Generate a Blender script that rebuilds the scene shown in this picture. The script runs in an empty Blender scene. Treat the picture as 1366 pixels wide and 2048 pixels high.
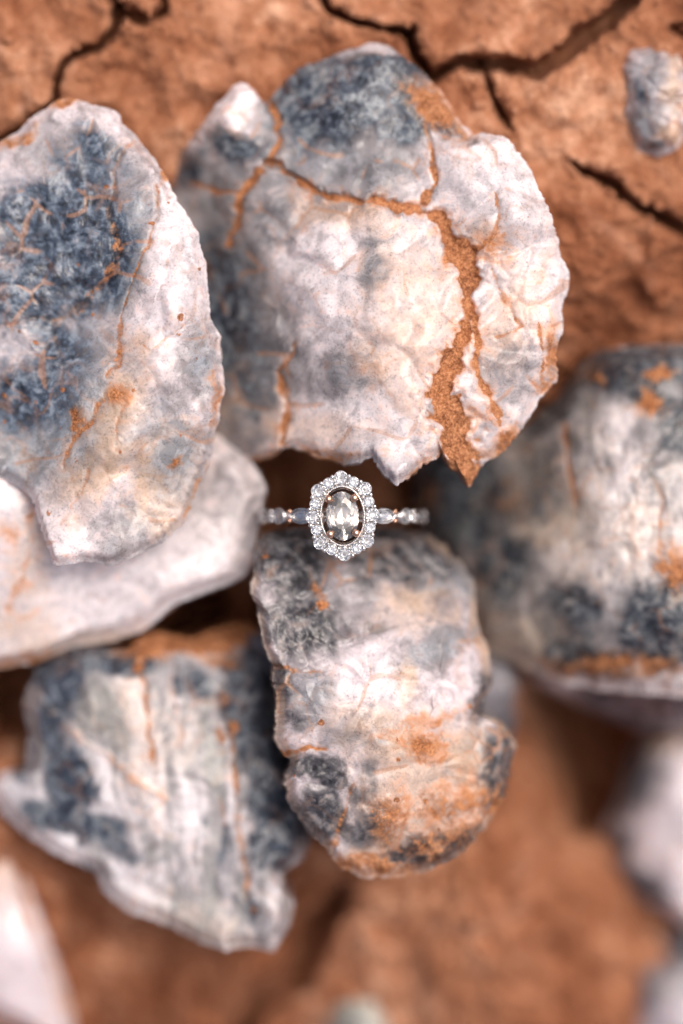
import bpy, bmesh, math, random
import numpy as np
from mathutils import Vector, Matrix

# ------------------------------------------------------------------ camera, sky, sun, exposure
S = bpy.context.scene
COL = S.collection
MM = 0.001                      # the scene is built in metres, measured in millimetres
D = 420.0                       # lens to ring head, mm
PPM = 15.5                      # photo pixels per millimetre at the ring head
Z0 = 70.0                       # height of the ring head above the datum, mm

cam_data = bpy.data.cameras.new('camera')
cam = bpy.data.objects.new('camera', cam_data)
COL.objects.link(cam)
cam.location = (0, 0, (Z0 + D) * MM)
cam.rotation_euler = (0, 0, 0)
cam_data.sensor_fit = 'VERTICAL'
cam_data.sensor_height = 36.0
cam_data.sensor_width = 24.0
cam_data.lens = 36.0 * D / (2048 / PPM)
cam_data.clip_start = 0.01
cam_data.clip_end = 100.0
cam_data.dof.use_dof = True
cam_data.dof.focus_distance = D * MM
cam_data.dof.aperture_fstop = 3.3
S.camera = cam

SUN_ELEV, SUN_AZ = 66.0, 50.0          # azimuth clockwise from the top of the picture
world = bpy.data.worlds.new('World')
S.world = world
world.use_nodes = True
wn = world.node_tree.nodes
bg = wn['Background']
sky = wn.new('ShaderNodeTexSky')
sky.sky_type = 'NISHITA'
sky.sun_disc = False
sky.sun_elevation = math.radians(SUN_ELEV)
sky.sun_rotation = math.radians(SUN_AZ)
sky.air_density = 0.35
sky.dust_density = 7.0
sky.ozone_density = 0.0
world.node_tree.links.new(sky.outputs[0], bg.inputs[0])
bg.inputs[1].default_value = 0.15

sun_data = bpy.data.lights.new('sun', 'SUN')
sun = bpy.data.objects.new('sun', sun_data)
COL.objects.link(sun)
sun_data.energy = 0.75
sun_data.angle = math.radians(10)
sun_data.color = (1.0, 0.95, 0.90)
_e, _a = math.radians(SUN_ELEV), math.radians(SUN_AZ)
sdir = Vector((math.sin(_a) * math.cos(_e), math.cos(_a) * math.cos(_e), math.sin(_e)))
sun.rotation_euler = (-sdir).to_track_quat('-Z', 'Y').to_euler()
sun.location = sdir * 2

S.view_settings.view_transform = 'Standard'
S.view_settings.look = 'None'
S.view_settings.exposure = 0.40
S.view_settings.gamma = 1.0
S.render.engine = 'CYCLES'
S.cycles.use_denoising = True
S.cycles.use_adaptive_sampling = True
S.cycles.adaptive_threshold = 0.02
S.cycles.max_bounces = 14
S.cycles.transmission_bounces = 12
S.cycles.glossy_bounces = 6
S.cycles.diffuse_bounces = 4
S.cycles.caustics_reflective = False
S.cycles.caustics_refractive = False
S.cycles.sample_clamp_indirect = 6.0

# ------------------------------------------------------------------ numeric helpers
_rng = np.random.RandomState(7)
_PERM = np.concatenate([_rng.permutation(256)] * 3).astype(np.int32)
_G = _rng.normal(size=(256, 3)).astype(np.float32)
_G /= np.linalg.norm(_G, axis=1)[:, None]


def pnoise(p):
    p = np.asarray(p, np.float32)
    i = np.floor(p).astype(np.int32)
    f = p - i
    u = f * f * f * (f * (f * 6 - 15) + 10)
    i &= 255
    out = np.zeros(len(p), np.float32)
    for dx in (0, 1):
        wx = u[:, 0] if dx else 1 - u[:, 0]
        a = _PERM[i[:, 0] + dx]
        for dy in (0, 1):
            wy = wx * (u[:, 1] if dy else 1 - u[:, 1])
            b = _PERM[a + i[:, 1] + dy]
            for dz in (0, 1):
                w = wy * (u[:, 2] if dz else 1 - u[:, 2])
                g = _G[_PERM[b + i[:, 2] + dz] & 255]
                out += w * (g[:, 0] * (f[:, 0] - dx) + g[:, 1] * (f[:, 1] - dy) + g[:, 2] * (f[:, 2] - dz))
    return out


def fbm(p, octaves=4, gain=0.5, seed=0.0):
    p = np.asarray(p, np.float32) + np.float32(seed * 17.31 + 100)
    s = np.zeros(len(p), np.float32)
    a = 1.0
    for o in range(octaves):
        s += a * pnoise(p)
        p = p * 2.03 + 5.7
        a *= gain
    return s


def ridged(p, octaves=4, gain=0.5, seed=0.0):
    p = np.asarray(p, np.float32) + np.float32(seed * 11.7 + 60)
    s = np.zeros(len(p), np.float32)
    a = 1.0
    for o in range(octaves):
        s += a * (0.35 - np.abs(pnoise(p)))
        p = p * 2.1 + 3.1
        a *= gain
    return s


def p3(x, y, scale, z=0.0):
    return np.stack([x / scale, y / scale, np.zeros_like(x) + z], 1)


def sstep(a, b, x):
    t = np.clip((x - a) / (b - a), 0, 1)
    return t * t * (3 - 2 * t)


class TPS:
    """smooth surface through (px, py, depth) control points"""

    def __init__(self, pts):
        P = np.array(pts, float)
        self.c = P[:, :2] / 500.0
        n = len(P)
        A = np.zeros((n + 3, n + 3))
        r2 = ((self.c[:, None] - self.c[None]) ** 2).sum(2)
        A[:n, :n] = 0.5 * r2 * np.log(r2 + 1e-12)
        A[:n, :n] += np.eye(n) * 0.002
        Q = np.c_[np.ones(n), self.c]
        A[:n, n:] = Q
        A[n:, :n] = Q.T
        b = np.r_[P[:, 2], 0, 0, 0]
        self.w = np.linalg.solve(A, b)

    def __call__(self, x, y):
        q = np.stack([x, y], 1) / 500.0
        out = self.w[-3] + q @ self.w[-2:]
        for k in range(len(self.c)):
            r2 = ((q - self.c[k]) ** 2).sum(1)
            out += self.w[k] * 0.5 * r2 * np.log(r2 + 1e-12)
        return out


def unproject(px, py, d):
    """photo pixel at depth d (mm, positive towards the lens) -> millimetres in the scene"""
    k = (D - d) / D / PPM
    return np.stack([(px - 683) * k, -(py - 1024) * k, d + Z0], 1)


def line_dist(x, y, pts, widths):
    """distance to a polyline and the interpolated width at the nearest point"""
    best = np.full(len(x), 1e9)
    bw = np.zeros(len(x))
    if not hasattr(widths, '__len__'):
        widths = [widths] * len(pts)
    for (a, b, wa, wb) in zip(pts[:-1], pts[1:], widths[:-1], widths[1:]):
        dx, dy = b[0] - a[0], b[1] - a[1]
        L = dx * dx + dy * dy + 1e-9
        t = np.clip(((x - a[0]) * dx + (y - a[1]) * dy) / L, 0, 1)
        dd = np.hypot(x - a[0] - t * dx, y - a[1] - t * dy)
        m = dd < best
        best[m] = dd[m]
        bw[m] = (wa + t * (wb - wa))[m]
    return best, bw


def in_poly(x, y, poly):
    inside = np.zeros(len(x), bool)
    j = len(poly) - 1
    for i in range(len(poly)):
        xi, yi = poly[i]
        xj, yj = poly[j]
        if yi != yj:
            c = ((yi > y) != (yj > y)) & (x < (xj - xi) * (y - yi) / (yj - yi) + xi)
            inside ^= c
        j = i
    return inside


def ellipse(x, y, cx, cy, rx, ry, ang=0, soft=0.95):
    a = math.radians(ang)
    u = (x - cx) * math.cos(a) + (y - cy) * math.sin(a)
    v = -(x - cx) * math.sin(a) + (y - cy) * math.cos(a)
    q = np.sqrt((u / rx) ** 2 + (v / ry) ** 2)
    return 1 - sstep(1 - soft, 1 + soft, q)


def mesh_np(name, verts, quads, tris=None, smooth=True):
    me = bpy.data.meshes.new(name)
    nv, nq = len(verts), len(quads)
    nt = 0 if tris is None else len(tris)
    me.vertices.add(nv)
    me.vertices.foreach_set('co', np.ascontiguousarray(verts, np.float32).ravel())
    loops = np.asarray(quads, np.int32).ravel()
    starts = np.arange(nq, dtype=np.int32) * 4
    if nt:
        loops = np.r_[loops, np.asarray(tris, np.int32).ravel()]
        starts = np.r_[starts, nq * 4 + np.arange(nt, dtype=np.int32) * 3]
    me.loops.add(len(loops))
    me.loops.foreach_set('vertex_index', loops.astype(np.int32))
    me.polygons.add(nq + nt)
    me.polygons.foreach_set('loop_start', starts.astype(np.int32))
    me.update(calc_edges=True)
    me.polygons.foreach_set('use_smooth', np.full(nq + nt, smooth))
    me.validate()
    me.update()
    return me


def set_attr(me, name, rgba):
    a = me.attributes.new(name, 'FLOAT_COLOR', 'POINT')
    a.data.foreach_set('color', np.ascontiguousarray(rgba, np.float32).ravel())


def link(name, me, parent=None, loc=None, mat=None):
    o = bpy.data.objects.new(name, me)
    COL.objects.link(o)
    if loc is not None:
        o.location = loc
    if parent:
        o.parent = parent
    if mat and me and not me.materials:
        me.materials.append(mat)
    return o


def tag(o, label=None, cat=None, group=None, kind=None):
    for k, v in (('label', label), ('category', cat), ('group', group), ('kind', kind)):
        if v:
            o[k] = v
    return o


# ------------------------------------------------------------------ node helpers
class NT:
    def __init__(self, name):
        self.m = bpy.data.materials.new(name)
        self.m.use_nodes = True
        self.t = self.m.node_tree
        self.b = self.t.nodes['Principled BSDF']

    def n(self, typ, **kw):
        nd = self.t.nodes.new(typ)
        for k, v in kw.items():
            setattr(nd, k, v)
        return nd

    def put(self, sock, v):
        if isinstance(v, bpy.types.NodeSocket):
            self.t.links.new(v, sock)
        elif isinstance(v, (tuple, list)) and len(v) == 3 and sock.type == 'RGBA':
            sock.default_value = (*v, 1)
        else:
            sock.default_value = v

    def math(self, op, a, b=0.0, c=0.0, clamp=False):
        nd = self.n('ShaderNodeMath', operation=op, use_clamp=clamp)
        self.put(nd.inputs[0], a)
        self.put(nd.inputs[1], b)
        self.put(nd.inputs[2], c)
        return nd.outputs[0]

    def mix(self, f, a, b, mode='MIX'):
        nd = self.n('ShaderNodeMix', data_type='RGBA', blend_type=mode)
        self.put(nd.inputs[0], f)
        self.put(nd.inputs[6], a)
        self.put(nd.inputs[7], b)
        return nd.outputs[2]

    def step(self, x, lo, hi):
        nd = self.n('ShaderNodeMapRange', interpolation_type='SMOOTHSTEP')
        self.put(nd.inputs[0], x)
        nd.inputs[1].default_value = lo
        nd.inputs[2].default_value = hi
        return nd.outputs[0]

    def noise(self, co, scale, detail=4, rough=0.55, dist=0.0):
        nd = self.n('ShaderNodeTexNoise')
        self.put(nd.inputs['Vector'], co)
        nd.inputs['Scale'].default_value = scale
        nd.inputs['Detail'].default_value = detail
        nd.inputs['Roughness'].default_value = rough
        nd.inputs['Distortion'].default_value = dist
        return nd.outputs[0]

    def voro(self, co, scale, feature='F1', out=0):
        nd = self.n('ShaderNodeTexVoronoi', feature=feature)
        self.put(nd.inputs['Vector'], co)
        nd.inputs['Scale'].default_value = scale
        return nd.outputs[out], nd

    def ramp(self, f, stops):
        nd = self.n('ShaderNodeValToRGB')
        self.put(nd.inputs[0], f)
        el = nd.color_ramp.elements
        while len(el) < len(stops):
            el.new(0.5)
        for e, (p, c) in zip(el, stops):
            e.position = p
            e.color = (*c, 1)
        return nd.outputs[0]

    def attr(self, name):
        nd = self.n('ShaderNodeAttribute', attribute_name=name)
        sp = self.n('ShaderNodeSeparateColor')
        self.t.links.new(nd.outputs[0], sp.inputs[0])
        return sp.outputs[0], sp.outputs[1], sp.outputs[2], nd.outputs[3]


RUST_A, RUST_B, RUST_C = (0.15, 0.052, 0.020), (0.34, 0.132, 0.052), (0.54, 0.260, 0.125)


def rock_material(name, seed, white=(0.86, 0.77, 0.765), darkc=(0.016, 0.020, 0.030), midc=(0.075, 0.092, 0.120), palec=(0.29, 0.325, 0.365),
                  greyc=(0.33, 0.345, 0.375), warmc=(0.72, 0.53, 0.39), hair=0.5, gloss=0.20, speck=900):
    white = (min(0.9, white[0] * 0.985), min(0.88, white[1] * 1.02), min(0.89, white[2] * 1.075))
    N = NT(name)
    tc = N.n('ShaderNodeTexCoord')
    mp = N.n('ShaderNodeMapping')
    mp.inputs['Location'].default_value = (seed * 0.37, seed * 0.21, seed * 0.53)
    N.t.links.new(tc.outputs['Object'], mp.inputs[0])
    co = mp.outputs[0]
    dark, grey, warm, rust = N.attr('mask_a')
    vein, tone, fleck, fibre = N.attr('mask_b')
    n1 = N.noise(co, 120, 4, 0.6, 0.8)
    n2 = N.noise(co, speck, 3, 0.62, 0.35)
    n3 = N.noise(co, 3200, 2, 0.6)
    n4 = N.noise(co, 340, 5, 0.64, 1.3)
    sv = N.n('ShaderNodeVectorMath', operation='ADD')
    N.t.links.new(co, sv.inputs[0])
    sv.inputs[1].default_value = (3.1, 1.7, 0.4)
    co2 = sv.outputs[0]
    n5 = N.noise(co2, 75, 3, 0.6, 1.0)
    n6 = N.noise(co2, 230, 5, 0.66, 1.6)
    c = lambda s, k: N.math('MULTIPLY', N.math('SUBTRACT', s, 0.5), k)
    add = lambda *v: v[0] if len(v) == 1 else N.math('ADD', v[0], add(*v[1:]))
    # cloudy quartz: white drifts, clear grey windows, cream staining
    lil = lambda k: (white[0] * k, white[1] * k * 0.985, white[2] * k * 0.985)
    q = N.ramp(add(N.math('MULTIPLY', n4, 0.40), N.math('MULTIPLY', n6, 0.38), N.math('MULTIPLY', n5, 0.22), N.math('MULTIPLY', grey, -0.19)),
               [(0.37, lil(0.34)), (0.45, lil(0.53)), (0.525, lil(0.78)), (0.61, white)])
    wsel = add(warm, c(n5, 1.5), c(n6, 1.2))
    q = N.mix(N.math('MULTIPLY', N.step(wsel, 0.05, 0.9), 0.88), q, N.mix(N.step(n4, 0.35, 0.65), tuple(v * 0.72 for v in warmc), warmc))
    gsel = add(grey, c(n1, 1.6), c(n4, 1.5))
    q = N.mix(N.math('MULTIPLY', N.step(gsel, 0.08, 0.85), 0.9), q, N.mix(N.step(n6, 0.38, 0.62), tuple(v * 0.62 for v in greyc), tuple(min(1, v * 1.25) for v in greyc)))
    q = N.mix(N.math('MULTIPLY', grey, -0.95, clamp=True), q, N.mix(N.step(n6, 0.36, 0.56), lil(0.86), tuple(min(0.95, v * 1.05) for v in white)))
    # smoky patches, a few also painting shade: clumps from near black to pale
    dk = add(N.math('MULTIPLY', n2, 0.30), N.math('MULTIPLY', n4, 0.40), N.math('MULTIPLY', n6, 0.30))
    dcol = N.ramp(dk, [(0.42, darkc), (0.50, midc), (0.56, tuple(0.45 * a + 0.55 * b for a, b in zip(midc, palec))), (0.63, palec), (0.71, tuple(min(1, v * 1.45) for v in palec))])
    dsel = add(dark, c(n1, 1.2), c(n4, 1.4), c(n6, 0.8), c(n2, 0.5))
    dfac = N.step(dsel, 0.10, 0.82)
    col = N.mix(dfac, q, dcol)
    # crystal-to-crystal tone
    col = N.mix(1.0, col, N.ramp(tone, [(0.0, (0.36, 0.36, 0.385)), (1.0, (1.0, 1.0, 1.0))]), 'MULTIPLY')
    # hairline healed cracks, some white, some stained
    wv = N.n('ShaderNodeVectorMath', operation='MULTIPLY_ADD')
    nn = N.n('ShaderNodeTexNoise')
    N.t.links.new(co, nn.inputs['Vector'])
    nn.inputs['Scale'].default_value = 260
    nn.inputs['Detail'].default_value = 5
    N.t.links.new(nn.outputs['Color'], wv.inputs[0])
    wv.inputs[1].default_value = (0.0055, 0.0055, 0.0055)
    N.t.links.new(co, wv.inputs[2])
    h1, _ = N.voro(wv.outputs[0], 165, 'DISTANCE_TO_EDGE')
    hl = N.math('MULTIPLY', N.math('SUBTRACT', 1.0, N.step(h1, 0.0, 0.08)), N.step(n5, 0.44, 0.62))
    # thin iron stained joints, clay dust
    rcol = N.ramp(add(N.math('MULTIPLY', n3, 0.42), N.math('MULTIPLY', n2, 0.33), N.math('MULTIPLY', n6, 0.25)), [(0.41, RUST_A), (0.5, RUST_B), (0.61, RUST_C)])
    vsel = N.math('MAXIMUM', N.math('MULTIPLY', N.step(add(vein, c(n2, 0.9), c(n4, 1.0)), 0.12, 0.7), 0.85), N.math('MULTIPLY', hl, hair))
    col = N.mix(N.math('MULTIPLY', vsel, 0.6), col, N.mix(0.25, (0.47, 0.25, 0.135), rcol))
    # stain: thin clay wash that tints the stone below it
    wash = N.step(add(rust, c(n4, 1.1), c(n6, 1.2)), 0.05, 0.6)
    col = N.mix(N.math('MULTIPLY', wash, 0.8), col, N.mix(1.0, col, (0.98, 0.62, 0.40), 'MULTIPLY'))
    fd, fn = N.voro(co, 520)
    fsep = N.n('ShaderNodeSeparateColor')
    N.t.links.new(fn.outputs['Color'], fsep.inputs[0])
    fth = N.math('MULTIPLY', N.math('MULTIPLY', N.math('POWER', fsep.outputs[0], 4.0), 0.40), N.math('MULTIPLY', fleck, N.step(n5, 0.40, 0.62)))
    fsel = N.step(N.math('SUBTRACT', fth, add(fd, c(n2, 0.7))), 0.0, 0.10)
    rsel = N.math('MAXIMUM', N.step(add(rust, c(n2, 1.0), c(n3, 0.55), c(n4, 1.2)), 0.36, 0.78), fsel)
    col = N.mix(1.0, col, N.ramp(add(N.math('MULTIPLY', n3, 0.6), N.math('MULTIPLY', n2, 0.4)), [(0.34, (0.60, 0.60, 0.62)), (0.46, (0.92, 0.92, 0.92)), (0.58, (1.0, 1.0, 1.0))]), 'MULTIPLY')
    col = N.mix(N.math('MULTIPLY', rsel, 0.94), col, rcol)
    # satin, slightly translucent stone against dry matt dust
    b = N.b
    N.put(b.inputs['Base Color'], col)
    keep = N.math('SUBTRACT', 1.0, rsel)
    rough = N.math('ADD', N.math('ADD', gloss, N.math('MULTIPLY', n2, 0.30)), N.math('MULTIPLY', rsel, 0.45), clamp=True)
    N.put(b.inputs['Roughness'], rough)
    b.inputs['IOR'].default_value = 1.5
    N.put(b.inputs['Specular IOR Level'], N.math('ADD', 0.12, N.math('MULTIPLY', keep, 0.36)))
    b.subsurface_method = 'RANDOM_WALK'
    N.put(b.inputs['Subsurface Weight'], N.math('MULTIPLY', N.math('MULTIPLY', keep, 0.7), N.math('SUBTRACT', 1.0, N.math('MULTIPLY', dfac, 0.7))))
    b.inputs['Subsurface Radius'].default_value = (1.0, 0.78, 0.66)
    b.inputs['Subsurface Scale'].default_value = 0.0022
    bp = N.n('ShaderNodeBump')
    bp.inputs['Strength'].default_value = 0.19
    bp.inputs['Distance'].default_value = 0.00025
    hh = N.math('ADD', N.math('ADD', N.math('MULTIPLY', n2, 1.0), N.math('MULTIPLY', n3, N.math('ADD', 0.5, N.math('MULTIPLY', rsel, 0.6)))), N.math('MULTIPLY', rsel, 0.35))
    N.put(bp.inputs['Height'], hh)
    N.t.links.new(bp.outputs[0], b.inputs['Normal'])
    return N.m


def clay_material():
    N = NT('red_clay')
    tc = N.n('ShaderNodeTexCoord')
    co = tc.outputs['Object']
    n1 = N.noise(co, 45, 6, 0.6, 0.5)
    n2 = N.noise(co, 300, 6, 0.65, 0.4)
    n3 = N.noise(co, 1800, 4, 0.65)
    v = N.math('ADD', N.math('ADD', N.math('MULTIPLY', n1, 0.5), N.math('MULTIPLY', n2, 0.32)), N.math('MULTIPLY', n3, 0.18))
    n0 = N.noise(co, 16, 3, 0.5, 0.4)
    v = N.math('ADD', v, N.math('MULTIPLY', N.math('SUBTRACT', n0, 0.5), 0.22))
    col = N.ramp(v, [(0.37, (0.118, 0.037, 0.016)), (0.46, (0.248, 0.095, 0.046)), (0.54, (0.39, 0.176, 0.095)), (0.63, (0.66, 0.385, 0.25))])
    dst = N.step(N.noise(co, 120, 5, 0.6, 1.2), 0.52, 0.75)
    col = N.mix(N.math('MULTIPLY', dst, 0.30), col, (0.56, 0.31, 0.205))
    N.put(N.b.inputs['Base Color'], col)
    N.b.inputs['Roughness'].default_value = 0.92
    N.b.inputs['Specular IOR Level'].default_value = 0.15
    bp = N.n('ShaderNodeBump')
    bp.inputs['Strength'].default_value = 0.7
    bp.inputs['Distance'].default_value = 0.0006
    N.put(bp.inputs['Height'], N.math('ADD', n2, N.math('MULTIPLY', n3, 0.5)))
    N.t.links.new(bp.outputs[0], N.b.inputs['Normal'])
    return N.m


CLAY = clay_material()

# ------------------------------------------------------------------ the clay ground: drying cracks, and hollows deepened to darken the gaps
GROUND = TPS([(-400, -300, -13), (0, 0, -13), (683, -50, -13), (1366, 0, -12), (1800, -300, -12), (1366, 500, -17), (683, 600, -22), (0, 300, -15),
              (1150, 640, -19), (683, 1000, -42), (560, 960, -44), (830, 1000, -44), (400, 1230, -38), (0, 1450, -31), (1180, 1520, -60), (1130, 1410, -60), (600, 1800, -40), (80, 1800, -34),  # floor sunk near the ring and between stones so these gaps go dark
              (980, 1850, -36), (1000, 1700, -38), (600, 1930, -45), (1366, 2048, -60), (700, 2048, -50), (850, 2000, -42), (250, 1950, -40), (0, 2080, -46), (-400, 2300, -50),
              (1800, 2300, -62), (-400, 1000, -28), (1800, 1000, -34), (280, 1880, -37), (15, 1430, -40)])
C1 = [(228, -40), (232, 0), (245, 15), (220, 60), (200, 92), (165, 100), (130, 120), (117, 165), (108, 200), (40, 262), (-40, 285)]
C1b = [(245, 15), (268, 34), (290, 45), (312, 36), (330, 15), (338, -40)]
C2 = [(630, -40), (655, 15), (683, 37), (733, 47), (775, 60), (813, 67), (833, 115), (868, 150), (923, 122), (965, 128), (1008, 125), (1073, 143), (1133, 110), (1173, 65), (1213, 40), (1258, 5), (1290, -40)]
C3 = [(965, 128), (972, 160), (983, 185), (1003, 235), (1020, 262)]
C4 = [(1140, 318), (1168, 335), (1223, 370), (1273, 410), (1313, 428), (1366, 460), (1420, 480)]
CRACKS_HOLLOWS = [(C1, [13, 13, 16, 13, 12, 11, 12, 11, 9, 9, 9], 9), (C1b, [15, 14, 14, 9, 9, 9], 7), (C2, [9, 10, 10, 9, 10, 12, 15, 16, 17, 19, 20, 20, 22, 27, 19, 17, 17], 11),
          (C3, [13, 11, 10, 10, 4], 6), (C4, [3, 9, 13, 14, 17, 18, 18], 8),
          ([(690, 1780), (640, 1850), (600, 1940), (520, 2000), (480, 2070)], [20, 34, 40, 32, 26], 12),  # not a drying crack: hollow deepened for a dark band
          ([(1150, 1400), (1180, 1480), (1190, 1560), (1170, 1640)], [80, 105, 90, 40], 16),  # not a drying crack: hollow widened and deepened to darken this gap
          ([(15, 1390), (8, 1440), (-20, 1500)], [18, 26, 30], 9), ([(1366, 45), (1340, 60), (1400, 85)], [6, 8, 10], 4),
          ([(420, 1215), (370, 1245), (300, 1265)], [45, 34, 14], 16)]  # not a drying crack: crevice deepened to darken below the slab


def ground_depth(x, y):
    d = GROUND(x, y)
    wx = x + 14 * fbm(p3(x, y, 60, 1.5), 4, 0.6) + 5 * fbm(p3(x, y, 12, 7.5), 2)
    wy = y + 14 * fbm(p3(x, y, 60, 9.5), 4, 0.6) + 5 * fbm(p3(x, y, 12, 3.5), 2)
    # broad lumps, smaller clods, grain
    d = d + (2.8 + 3.2 * sstep(1400, 1800, y)) * fbm(p3(x, y, 190, 2.2), 3, 0.5) + 2.1 * fbm(p3(x, y, 70, 4.4), 3, 0.45) + 0.22 * fbm(p3(x, y, 11, 6.1), 3, 0.6)
    lump = ridged(p3(wx, wy, 110, 0.7), 3, 0.48)
    rough = 1.5 * sstep(280, 560, y) * sstep(950, 1080, x) + 0.55
    d = d + 1.8 * rough * lump
    d = d + 1.2 * sstep(0.05, 0.4, fbm(p3(x, y, 30, 8.8), 3)) * sstep(300, 700, y)
    for pts, w, dep in CRACKS_HOLLOWS:
        q, ww = line_dist(wx, wy, pts, w)
        d = d + 0.9 * np.exp(-((q - ww * 1.5) / (ww * 1.5 + 8)) ** 2) * (dep > 5)        # curled lips
        d = d - dep * (1 - sstep(0.35, 1.05, q / ww)) - 0.9 * np.exp(-(q / (ww * 2.4)) ** 2)
    return d


def graded(a0, a, b, b1, n, m):
    t = np.linspace(0, 1, m + 1)[:-1]
    left = a0 + (a - a0) * (1 - (1 - t) ** 1.8)
    right = b1 + (b - b1) * (1 - (1 - t) ** 1.8)
    return np.r_[left, np.linspace(a, b, n), right[::-1]]


gx = graded(-6500, -110, 1476, 7900, 460, 26)
gy = graded(-6500, -120, 2180, 8600, 664, 26)
GX, GY = np.meshgrid(gx, gy)
fx, fy = GX.ravel(), GY.ravel()
cxl, cyl = np.clip(fx, -350, 1716), np.clip(fy, -350, 2400)
gd = ground_depth(cxl, cyl)
gverts = unproject(fx, fy, gd) * MM
nx, ny = len(gx), len(gy)
ii = np.arange(ny - 1)[:, None] * nx + np.arange(nx - 1)[None]
gquads = np.stack([ii, ii + nx, ii + nx + 1, ii + 1], 2).reshape(-1, 4)
qx = fx[gquads].mean(1)
qy = fy[gquads].mean(1)
PLATES = [
    [(-300, -300), (228, -300)] + C1[1:-1] + [(-40, 285), (-300, 300)],
    [(228, -300), (232, 0), (245, 15)] + C1b[1:-1] + [(338, 0), (345, -300)],
    [(345, -300), (338, 0)] + C1b[1:-1][::-1] + C1[2:9] + [(200, 420), (620, 420), (868, 150)] + C2[1:7][::-1] + [(630, -300)],
    [(630, -300)] + C2[1:-1] + [(1290, -300)],
    [(1290, -300), (1258, 5)] + C2[9:-1][::-1][1:] + C3[1:] + [(1070, 300)] + C4 + [(1700, 560), (1700, -300)],
    [(868, 150), (923, 122), (965, 128)] + C3[1:] + [(1070, 300)] + C4 + [(1700, 560), (1700, 760), (1050, 760), (620, 420)],
]
ww_x = qx + 14 * fbm(p3(qx, qy, 60, 1.5), 4, 0.6) + 5 * fbm(p3(qx, qy, 12, 7.5), 2)
ww_y = qy + 14 * fbm(p3(qx, qy, 60, 9.5), 4, 0.6) + 5 * fbm(p3(qx, qy, 12, 3.5), 2)
lab = np.zeros(len(gquads), int)
for k, poly in enumerate(PLATES):
    lab[(lab == 0) & in_poly(ww_x, ww_y, poly)] = k + 1


def sub_mesh(name, verts, quads, origin):
    used, inv = np.unique(quads.ravel(), return_inverse=True)
    return mesh_np(name, verts[used] - origin, inv.reshape(-1, 4))


ground = link('ground', sub_mesh('ground', gverts, gquads[lab == 0], np.zeros(3)), None, (0, 0, 0), CLAY)
tag(ground, 'dry cracked red clay ground beneath the stones', None, None, 'structure')
for k in range(len(PLATES)):
    qs = gquads[lab == k + 1]
    if len(qs):
        link('clay_plate', sub_mesh('clay_plate', gverts, qs, np.zeros(3)), ground, None, CLAY)


# ------------------------------------------------------------------ stones
def resample(poly, n, jag, seed):
    P = np.array(poly, float)
    Q = np.vstack([P, P[:1]])
    L = np.r_[0, np.cumsum(np.hypot(*np.diff(Q, axis=0).T))]
    t = np.linspace(0, L[-1], n, endpoint=False)
    x, y = np.interp(t, L, Q[:, 0]), np.interp(t, L, Q[:, 1])
    w = max(1, int(n * 9 / L[-1]))
    ker = np.ones(2 * w + 1) / (2 * w + 1)
    sm = lambda v: np.convolve(np.r_[v[-w:], v, v[:w]], ker, 'valid')
    x, y = sm(x), sm(y)
    tx, ty = np.roll(x, -1) - np.roll(x, 1), np.roll(y, -1) - np.roll(y, 1)
    l = np.hypot(tx, ty) + 1e-9
    nxv, nyv = ty / l, -tx / l
    nz = 5.0 * fbm(p3(x, y, 55, seed), 2) + 4.5 * fbm(p3(x, y, 17, seed + 3), 2) + 6.5 * fbm(p3(x, y, 8.5, seed + 9), 2) * (0.15 + 1.2 * sstep(-0.15, 0.35, fbm(p3(x, y, 70, seed + 40), 2)))
    return x + jag * nz * nxv, y + jag * nz * nyv


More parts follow.
